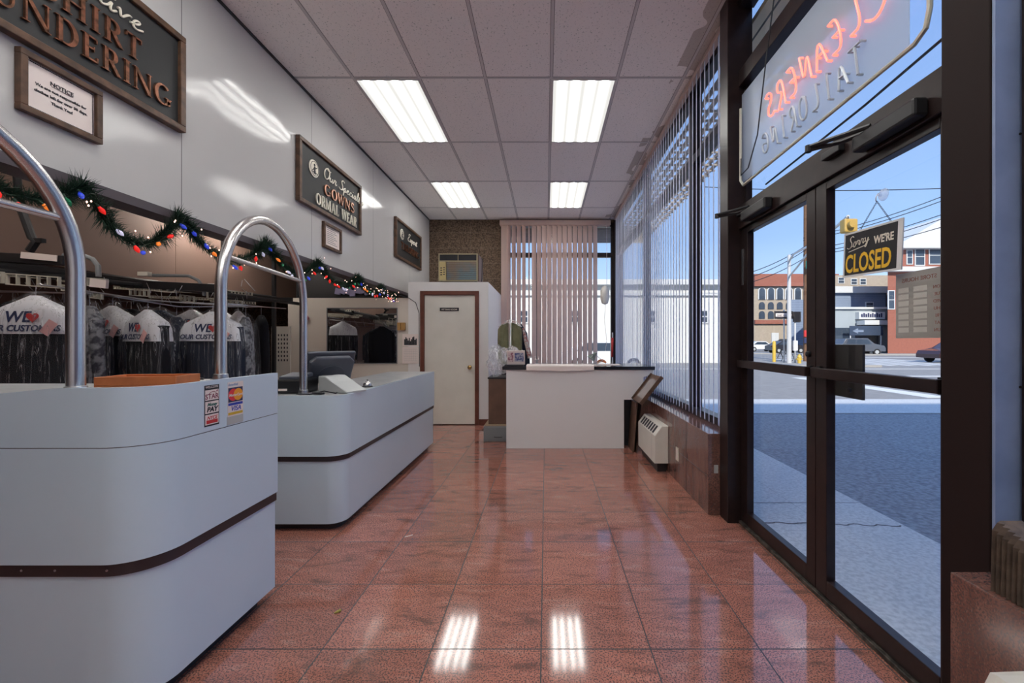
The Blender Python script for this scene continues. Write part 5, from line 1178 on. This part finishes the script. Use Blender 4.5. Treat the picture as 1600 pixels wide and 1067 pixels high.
# opening hours panel on the outside of the glass, seen from behind
t = thing('hours_sign', 'grey opening hours panel on the door glass seen from behind', 'sign', (1.41, 1.54, 1.30))
m_ = frame((1.407, 1.644, 1.298), (0, -1, 0), (0, 0, 1), (-1, 0, 0))
b = MB(); b.M = m_; b.box((0, 0, -.003), (.205, .255, 0)); b.build('sign_panel', mat('smoky sign film', (.40, .39, .36), .35), t)
b = MB(); b.M = m_
for i in range(7): b.box((.012, .022+i*.026, 0), (.058, .041+i*.026, .0006)); b.box((.078, .022+i*.026, 0), (.135, .041+i*.026, .0006))
b.build('time_slots', mat('pale slot', (.62, .62, .57), .5), t)
b = MB()
for i in range(7): b.M = m_ @ Matrix.Translation((.073, .026+i*.026, .0004)) @ Matrix.Diagonal((-1, 1, 1, 1)); b.text('TO', .014, .0003, ax='CENTER')
b.build('small_text', mat('pale print', (.42, .42, .38), .5), t)
b = MB()
for i, k in enumerate(('SUN', 'SAT', 'FRI', 'THU', 'WED', 'TUE', 'MON')): b.M = m_ @ Matrix.Translation((.178, .024+i*.026, .0004)) @ Matrix.Diagonal((-1, 1, 1, 1)); b.text(k, .017, .0003, ax='CENTER')
b.M = m_ @ Matrix.Translation((.10, .218, .0004)) @ Matrix.Diagonal((-1, 1, 1, 1)); b.text('STORE HOURS', .022, .0003, ax='CENTER'); b.build('red_text', mat('dull red print', (.30, .10, .07), .5), t)
# small debris on the floor
b = MB(); b.M = Matrix.Translation((-1.0, 1.93, .001)); b.tube([(0, 0, .002), (.012, .006, .005), (.02, .018, .003), (.012, .026, .004)], [.002, .006, .006, .002], 6); b.build('dry_leaf', mat('dry yellow leaf', (.42, .34, .08), .7), label='tiny dry yellow leaf on the granite floor near the counter', cat='leaf')
MB().obox((-.905, 2.70, .002), (.05, .004, .003), (0, 0, .6)).build('paper_scrap', M['paper'], label='thin white paper scrap on the floor in front of far counter', cat='paper')

# ================================================================ OUTDOORS
GZ = -.13
struct('ground_road', MB().box((2.57, -40, GZ-.3), (140, 8.0, GZ)), M['asphalt'])
struct('ground_sidewalk', MB().box((1.46, -40, GZ-.3), (2.56, 8.0, -.03), .006).box((2.0, -40, -.031), (2.56, 7.9, -.029)), M['concrete'])
b = MB(); rn = random.Random(4); pr = None
for i in range(55):
    x = 1.47+i*.0197; y = 2.98-.06*(x-1.4)+.012*math.sin(i*.7)+rn.uniform(-.006, .006)
    if pr: b.prism([(pr[0], pr[1]-.006), (x, y-.006), (x, y+.008), (pr[0], pr[1]+.008)], -.0285, -.0279)
    pr = (x, y)
b.box((1.47, 3.33, -.0285), (2.55, 3.336, -.0279)); b.build('trim_6', M['kick'], kind='structure')
struct('ground_corner_pavement', MB().box((-40, 8.29, GZ-.3), (140, 9.9, GZ+.02)).box((1.46, 7.99, GZ-.3), (140, 8.3, GZ+.019)), M['concrete'])
struct('ground_cross_street', MB().box((-60, 9.9, GZ-.3), (160, 140, GZ)), M['road'])
b = MB()
b.box((9.6, 10.3, GZ), (10.2, 16.0, GZ+.006)).box((-30, 21.0, GZ), (60, 21.18, GZ+.006))
for i in range(9): b.box((18+i*1.1, 24, GZ), (18.5+i*1.1, 33, GZ+.006))
b.box((14, 16.5, GZ), (60, 16.8, GZ+.006)).box((20, 36, GZ), (60, 36.3, GZ+.006)); b.build('trim_7', M['linep'], kind='structure')
struct('ground_far_pavement', MB().box((26, 41.5, GZ-.2), (90, 44.5, GZ+.14)).box((-30, 46, GZ-.2), (26, 90, GZ+.10)).box((13.4, 22.5, GZ-.2), (18.5, 28, GZ+.12), .02), mat('sunlit concrete', (.34, .33, .31), .8))
# canopy over the pavement: tight boards by the door, open lattice farther on
cp = thing('canopy', 'tan board canopy over the pavement outside the shop windows', 'canopy', (1.8, 3, 3.6))
MB().box((1.52, -3, 3.62), (2.15, 3.3, 3.66)).build('soffit_boards', M['soffit'], cp)
b = MB()
for i in range(8): b.box((1.55+i*.1, 3.3, 3.62), (1.575+i*.1, 9.6, 3.66))
for i in range(34): b.box((1.52, 3.4+i*.18, 3.60), (2.3, 3.42+i*.18, 3.62))
b.build('lattice', M['tan'], cp)
b = MB()
for i in range(9): b.box((-2, 8.4+i*.16, 3.62), (2.3, 8.42+i*.16, 3.66))
b.build('back_lattice', M['tan'], cp)
# the shop's own outer mass, casting its shade
struct('wall_outer', MB().box((-12, -12, -.2), (-6.75, 8.3, 5.2)).box((-6.75, -12, -.2), (1.45, -3.35, 5.2)).box((-6.75, -3.35, 4.08), (1.5, 8.3, 5.2)), M['brick'])
nb = thing('added_shade_building', 'tall unseen brick building added behind the viewer to shade the street outside the doors', 'building', (12, -18, GZ))  # added out of view to keep the sun off the near street
MB().box((-15, -24, GZ), (60, -13, 13.9)).build('wall', M['brick'], nb)
for i in range(12):
    for j in range(3): MB().box((6+i*4.4, -13.0, 2+j*3.8), (7.6+i*4.4, -12.95, 4.2+j*3.8)).build('window', M['winglass'], nb)

def facade(nm, lab, x0, x1, Y, z1, mt, depth=8, skew=.86, wins=(), trims=(), extra=None, grp='buildings across the street'):
    t = thing(nm, lab, 'building', ((x0+x1)/2, Y, GZ), group=grp)
    b = MB(); k = skew*depth; b.prism([(x0, Y), (x1, Y), (x1+k, Y+depth), (x0+k, Y+depth)], GZ, z1); b.build('wall', mt, t)
    for (a, c, d_, e_, frm) in wins:
        f = MB().box((a-.10, Y-.08, d_-.10), (c+.10, Y-.005, e_+.10)).build('window', frm, t)
        MB().box((a, Y-.10, d_), (c, Y-.07, (d_+e_)/2-.04)).box((a, Y-.10, (d_+e_)/2+.04), (c, Y-.07, e_)).build('pane', M['winglass'], f)
    for (a, c, d_, e_, pr_, mm, name) in trims: MB().box((a, Y-pr_, d_), (c, Y+.02, e_)).build(name, mm, t)
    return t
def wpx(px0, px1, py0, py1, Y, frm=None): return (X_(px0, Y), X_(px1, Y), Z_(py1, Y), Z_(py0, Y), frm or M['bwhite'])
# grey garage with blue siding upper floor
Y = 46.0
g1 = facade('garage_building', 'low grey stucco garage with white sign across the street', X_(1290, Y), X_(1386, Y), Y, Z_(483, Y), M['bgrey'], 4,
       trims=[(X_(1290, Y), X_(1386, Y), Z_(483, Y), Z_(480, Y), .3, M['bwhite'], 'cornice'), (X_(1336, Y), X_(1372, Y), Z_(551, Y), Z_(505, Y), .05, M['winglass'], 'garage_opening'), (X_(1336, Y), X_(1376, Y), Z_(499, Y), Z_(488, Y), .6, M['bwhite'], 'shop_sign'), (X_(1338, Y), X_(1378, Y), Z_(508, Y), Z_(501, Y), 1.2, M['bwhite'], 'awning'), (X_(1305, Y), X_(1330, Y), Z_(551, Y), Z_(512, Y), .06, M['winglass'], 'roller_door')])
b = MB(); b.M = FW(X_(1356, Y), Y-.62, Z_(496, Y)); b.text('AUTO REPAIR', .55, .01, ax='CENTER', off=.01) ; b.bm.clear(); b.M = FW(X_(1339, Y), Y-.62, Z_(496, Y))
for i in range(10): b.box((i*.24, 0, 0), (i*.24+.16, .35+.1*(i % 2), .02))
b.build('sign_strokes', M['navy'], g1)
bl = thing('banner_sign', 'long dark blue arrow banner in front of the grey garage', 'sign', (X_(1356, 44.6), 44.6, GZ))
MB().box((X_(1328, 44.6), 44.6, Z_(524, 44.6)), (X_(1380, 44.6), 44.7, Z_(509, 44.6)), .02).build('banner_panel', mat('dark blue banner', (.04, .06, .10), .4), bl)
b = MB(); b.M = FW(X_(1332, 44.6), 44.59, Z_(517, 44.6)); b.prism([(0, 0), (.6, .3), (.6, .12), (1.2, .12), (1.2, -.12), (.6, -.12), (.6, -.3)], 0, .01); b.build('arrow_mark', M['bblue'], bl)
for px in (1330, 1378): MB().cyl((X_(px, 44.6), 44.72, GZ), (X_(px, 44.6), 44.72, Z_(511, 44.6)), .06, 8).build('banner_post', M['galv'], bl)
Y = 50.0
facade('blue_house', 'blue sided upper house behind the grey garage', X_(1290, Y), X_(1384, Y), Y, Z_(450, Y), M['bblue'], 6, wins=[wpx(1353, 1363, 473, 482, Y)], trims=[(X_(1290, Y), X_(1384, Y), Z_(458, Y), Z_(448, Y), .5, M['bwhite'], 'roof_edge')])
Y = 62.0
facade('tan_block', 'pale tan block with small windows behind the blue house', X_(1300, Y), X_(1400, Y), Y, Z_(430, Y), M['tan'], 12, wins=[wpx(1310, 1318, 434, 442, Y), wpx(1330, 1338, 436, 444, Y), wpx(1344, 1352, 436, 444, Y)])
# brick house at the right
Y = 43.5
g2 = facade('brick_house', 'red brick corner house with white bay windows at the right', X_(1387, Y), X_(1560, Y), Y, Z_(388, Y), M['brick'], 14,
       wins=[wpx(1417, 1424, 392, 412, Y), wpx(1430, 1443, 388, 414, Y), wpx(1452, 1468, 386, 412, Y), wpx(1480, 1495, 384, 410, Y), wpx(1388, 1396, 455, 482, Y)],
       trims=[(X_(1386, Y), X_(1560, Y), Z_(390, Y), Z_(380, Y), .8, M['bwhite'], 'cornice'), (X_(1384, Y), X_(1560, Y), Z_(425, Y), Z_(418, Y), .6, M['bwhite'], 'belt_course')])
b = MB(); b.M = FW(0, Y-.5, 0); b.prism([(X_(1404, Y), Z_(380, Y)), (X_(1560, Y), Z_(380, Y)), (X_(1560, Y), Z_(330, Y)), (X_(1475, Y), Z_(338, Y))], -5, 0); b.build('roof', M['bwhite'], g2)
# arched stone building at the left of the door view
t = thing('arched_building', 'ornate tan building with three rows of arched windows and brick cornice', 'building', (X_(1225, 78), 78, GZ), group='buildings across the street')
xa, xb = X_(1178, 78), X_(1256, 78); zt_ = Z_(437, 78)
MB().box((xa, 78, GZ), (xb+6, 88, zt_)).build('wall', M['tan'], t)
MB().box((xa-.2, 77.3, zt_-1.3), (xb+6.2, 88.2, zt_+1.0)).build('cornice', M['brick'], t)
MB().box((xa, 77.5, Z_(506, 78)), (xb+6, 78, Z_(500, 78))).build('belt_course', M['brick'], t)
for i in range(5):
    for j, (ya_, yb_) in enumerate(((450, 468), (472, 483), (486, 498))):
        cx = X_(1190+i*14, 78); z0_, z1_ = Z_(yb_, 78), Z_(ya_, 78)
        b = MB(); b.M = FW(cx, 77.96, 0); wd_ = .55; pts = [(-wd_, z0_), (wd_, z0_), (wd_, z1_-wd_)]+[(wd_*math.cos(a), z1_-wd_+wd_*math.sin(a)) for a in [math.pi*k/8 for k in range(1, 8)]]+[(-wd_, z1_-wd_)]
        if j == 0:
            f = MB(); f.M = FW(cx, 77.96, 0); f.prism([(u*1.35, z0_+(v-z0_)*1.06) for u, v in pts], 0, .12); fo = f.build('window', M['bwhite'], t); b.prism(pts, .12, .18); b.build('pane', M['winglass'], fo)
        else: b.prism(pts, 0, .10); b.build('window', M['winglass'], t)
MB().box((X_(1205, 78), 77.8, Z_(537, 78)), (X_(1216, 78), 78, Z_(520, 78))).build('window', M['bwhite'], t)
Y = 60.0
facade('grey_gabled_house', 'pale blue grey house between the arched building and the poles', X_(1232, Y), X_(1268, Y), Y, Z_(468, Y), M['bblue'], 9, wins=[wpx(1243, 1249, 490, 502, Y)])
# pale building seen through the blinds and the back window
Y = 27.0
facade('pale_building', 'long pale building with windows seen through the blinds', X_(700, Y), X_(1165, Y), Y, Z_(440, Y), mat('pale render', (.66, .67, .64), .8), 8, 0, wins=[wpx(p_, p_+12, 486, 503, Y) for p_ in (812, 892, 1010, 1092)], trims=[(X_(700, Y), X_(1165, Y), Z_(446, Y), Z_(438, Y), .5, M['bwhite'], 'cornice'), (X_(700, Y), X_(1165, Y), Z_(462, Y), Z_(458, Y), .2, M['bwhite'], 'ledge')])

def car(lab, x, Y, L_, H_, colr, flip=1, rz=0, suv=False, name='parked_car', nx=''):
    t = thing(name, lab, 'car', (x, Y, GZ), rz, group='cars on the street')
    if suv: body = [(0, .25), (0, .62), (.03, .66), (.10, .97), (.16, 1), (.60, 1), (.74, .66), (.97, .56), (1, .42), (1, .22)]; gl = [(.10, .66), (.145, .93), (.58, .93), (.69, .66)]
    else: body = [(0, .24), (0, .60), (.12, .66), (.27, .98), (.34, 1), (.58, 1), (.74, .66), (.97, .56), (1, .40), (1, .22)]; gl = [(.18, .68), (.29, .93), (.57, .93), (.68, .68)]
    W_ = 1.75; mm = mat('car paint '+nx, colr, .25, coat=.6); F_ = lambda p: ((p[0]-.5)*L_*flip, p[1]*H_)
    b = MB(); b.M = FW(0, W_/2, 0); b.prism([F_(p) for p in body], 0, W_, .04); b.build('car_body', mm, t, local=True)
    for w0_, w1_ in ((-.012, .0), (W_, W_+.012)): b = MB(); b.M = FW(0, W_/2, 0); b.prism([F_(p) for p in gl], w0_, w1_); b.build('side_glass', M['winglass'], t, local=True)
    for u in (.19, .80):
        for yy in (-W_/2-.01, W_/2-.19):
            wo = MB().lathe([(.20, 0), (.32, 0), (.34, .03), (.34, .17), (.32, .20), (.20, .20)], ((u-.5)*L_*flip, yy, .34), 18, ax='y').build('wheel', M['tire'], t, local=True)
            MB().lathe([(.05, -.005), (.19, 0), (.19, .02)], ((u-.5)*L_*flip, yy-.002 if yy < 0 else yy+.185, .34), 14, ax='y').build('wheel_rim', M['silver'], wo, local=True)
    MB().box((min(F_((.0, 0))[0], F_((.015, 0))[0])-.03*0, -W_/2-.005, .52*H_), (max(F_((.0, 0))[0], F_((.02, 0))[0]), -W_/2+.25, .62*H_)).build('tail_light', M['red'], t, local=True)
    return t
car('dark grey suv parked before the grey garage', X_(1341, 42.8), 42.8, 4.2, 1.75, (.09, .10, .12), 1, R(-6), True, nx='grey')
car('white car parked at the far left of door view', X_(1188, 58), 58, 4.2, 1.45, (.75, .76, .78), 1, nx='white')
car('black car parked behind the white street pole', X_(1228, 50), 50, 4.3, 1.5, (.03, .03, .04), 1, nx='black')
car('dark red car entering at the right edge of door view', X_(1500, 27.5), 27.5, 4.4, 1.45, (.05, .018, .018), -1, nx='red')
car('silver car passing outside the back window', X_(945, 19), 19.5, 4.2, 1.45, (.72, .74, .75), 1, nx='silver')

# street furniture
t = thing('utility_pole', 'tall brown wooden utility pole across the street', 'pole', (X_(1260.5, 26.8), 26.8, GZ))
MB().tube([(X_(1260.5, 26.8), 26.8, GZ), (X_(1260.5, 26.8)-.03, 26.8, 12.5)], [.20, .15], 14).build('pole_shaft', M['utility'], t)
MB().box((X_(1256, 26.6), 26.55, Z_(526, 26.6)), (X_(1265, 26.6), 26.62, Z_(516, 26.6))).build('poster', M['red'], t)
MB().box((X_(1256, 26.6), 26.55, Z_(536, 26.6)), (X_(1265, 26.6), 26.62, Z_(528, 26.6))).build('poster', M['navy'], t)
t = thing('signal_pole', 'white galvanised signal pole with long arm over the street', 'pole', (X_(1232, 24.6), 24.6, GZ))
xp = X_(1233, 24.6)
MB().tube([(xp, 24.6, GZ), (xp, 24.6, Z_(398, 24.6))], [.13, .09], 12).build('pole_shaft', M['galv'], t)
q1 = at(1325, 338, 15.0)
MB().tube([(xp, 24.6, Z_(408, 24.6)), at(1240, 397, 23.6), at(1262, 385, 21), at(1298, 362, 17.6), q1], .055, 8).tube([(xp, 24.6, Z_(432, 24.6)), at(1245, 418, 23), at(1262, 396, 21)], .05, 8).build('mast_arm', M['galv'], t)
sg = thing('traffic_light', 'yellow traffic light hanging from the signal arm beside the closed sign', 'traffic light', at(1325, 364, 15.0))
MB().cyl(q1, at(1326, 343, 15.0), .02, 6).build('hanger_rod', M['dark2'], sg)
b = MB(); c = at(1326, 353, 15.0); b.box((c.x-.24, 14.85, c.z-.26), (c.x+.24, 15.15, c.z+.24), .05); b.build('signal_housing', M['signal'], sg)
b = MB(); b.lathe([(.12, 0), (.13, -.16), (.11, -.16)], (c.x-.06, 14.86, c.z), 14, ax='y'); b.build('signal_visor', M['signal'], sg)
t = thing('one_way_sign', 'white one way arrow sign on a thin post', 'sign', (X_(1222, 25.2), 25.2, GZ))
MB().cyl((X_(1225, 25.2), 25.2, GZ), (X_(1225, 25.2), 25.2, Z_(484, 25.2)), .04, 8).build('sign_post', M['galv'], t)
MB().box((X_(1210, 25.1), 25.1, Z_(498, 25.1)), (X_(1239, 25.1), 25.13, Z_(486, 25.1)), .004).build('sign_plate', M['ink'], t)
b = MB(); b.M = FW(X_(1212, 25.1), 25.099, Z_(492, 25.1)); b.prism([(0, -.10), (.70, -.10), (.70, -.19), (1.0, 0), (.70, .19), (.70, .10), (0, .10)], 0, .004); b.build('arrow', M['paper'], t)
b = MB(); b.M = FW(X_(1222.5, 25.1), 25.094, Z_(494, 25.1)); b.text('ONE WAY', .15, .001, ax='CENTER', off=.004); b.build('lettering', M['ink'], t)
t = thing('pedestrian_signal', 'black pedestrian signal box mounted beside the one way sign', 'signal', (X_(1244, 24.9), 24.9, GZ))
MB().box((X_(1240, 24.9), 24.8, Z_(503, 24.9)), (X_(1250, 24.9), 25.0, Z_(487, 24.9)), .02).build('signal_housing', M['dark2'], t)
MB().cyl((X_(1243, 24.9), 24.95, GZ), (X_(1243, 24.9), 24.95, Z_(487, 24.9)), .05, 8).build('signal_post', M['galv'], t)
MB().box((X_(1240, 24.9), 24.85, Z_(548, 24.9)), (X_(1246, 24.9), 25.0, Z_(532, 24.9)), .02).build('push_button_box', M['white'], t)
MB().lathe([(.10, 0), (.10, 1.36), (.07, 1.44)], (X_(1209.5, 26), 26, GZ), 14).build('bollard', M['yellow'], label='yellow steel bollard at the far street corner', cat='bollard')
t = thing('fire_hydrant', 'yellow fire hydrant beside the wooden pole', 'hydrant', (X_(1249, 24.8), 24.4, GZ+.0))
hx = X_(1249, 24.4)
MB().lathe([(.15, 0), (.15, .05), (.10, .06), (.10, .44), (.13, .46), (.12, .52), (.07, .60), (.03, .66)], (hx, 24.4, GZ), 14).build('hydrant_body', M['yellow'], t)
MB().cyl((hx-.17, 24.4, GZ+.36), (hx+.17, 24.4, GZ+.36), .055, 10).build('hydrant_cap', M['yellow'], t)
t = thing('bicycle', 'black bicycle leaning near the signal pole', 'bicycle', (X_(1222, 27), 27, GZ))
for px in (1215, 1232):
    cx = X_(px, 27); b = MB(); b.tube([(cx+.33*math.cos(a), 27, GZ+.35+.33*math.sin(a)) for a in [2*math.pi*k/20 for k in range(20)]], .02, 5, closed=True)
    for k in range(6): a = math.pi*k/6; b.tube([(cx-.33*math.cos(a), 27, GZ+.35-.33*math.sin(a)), (cx+.33*math.cos(a), 27, GZ+.35+.33*math.sin(a))], .004, 4)
    b.build('wheel', M['tire'], t)
c0, c1 = X_(1215, 27), X_(1232, 27)
MB().tube([(c0, 27, GZ+.35), (c0+.22, 27, GZ+.85), (c1-.18, 27, GZ+.88), (c1, 27, GZ+.35)], .022, 6).tube([(c0+.22, 27, GZ+.85), (c0+.32, 27, GZ+.32), (c1-.18, 27, GZ+.85)], .022, 6).tube([(c1-.18, 27, GZ+.85), (c1-.22, 27, GZ+1.02), (c1-.05, 27, GZ+1.05)], .018, 6).box((c0+.12, 26.94, GZ+.90), (c0+.34, 27.06, GZ+.95), .02).tube([(c0+.22, 27, GZ+.85), (c0+.23, 27, GZ+.92)], .015, 6).build('bike_frame', M['dark2'], t)
t = thing('street_name_sign', 'green street name sign on the wooden pole', 'sign', (X_(1262, 26), 26, GZ))
MB().box((X_(1258, 26.3), 26.2, Z_(420, 26.3)), (X_(1266, 26.3), 26.24, Z_(408, 26.3))).build('sign_plate', mat('sign green', (.02, .28, .22), .5), t)
# overhead wires
wi = 0
wl = [((1150, 432), (1265, 380), 24, 26.8, 'highest of the wires left of the wooden pole'), ((1150, 440), (1265, 386), 24, 26.8, 'second wire left of the wooden pole'), ((1150, 447), (1265, 398), 24, 26.8, 'lowest of the wires left of the wooden pole'),
      ((1255, 372), (1500, 296), 26.8, 22, 'topmost overhead wire above the closed sign'), ((1255, 376), (1500, 303), 26.8, 22, 'second overhead wire running above the closed sign'), ((1255, 392), (1500, 325), 26.8, 22, 'overhead wire crossing behind the closed sign top'), ((1255, 398), (1500, 332), 26.8, 22, 'double overhead wire behind the closed sign'),
      ((1255, 400), (1500, 346), 26.8, 22, 'lower overhead wire meeting the brick house roof'), ((1100, 292), (1600, 287), 20, 20, 'level overhead wire high in the near door glass')]
for (a, c, ya_, yb_, lab) in wl:
    A, B3 = at(a[0], a[1], ya_), at(c[0], c[1], yb_)
    MB().tube([A.lerp(B3, k/10)-Vector((0, 0, .25*4*(k/10)*(1-k/10))) for k in range(11)], .022, 5, cap=False).build('overhead_wire', M['dark2'], label='black '+lab, cat='wire', group='overhead wires')
# cable strung just outside the transom
MB().tube([(1.56, 1.1, 2.52), (1.56, 2.0, 2.44), (1.56, 2.9, 2.40)], .006, 6).build('outdoor_cable', M['ink'], label='black cable strung outside the transom glass just above the doors', cat='cable')
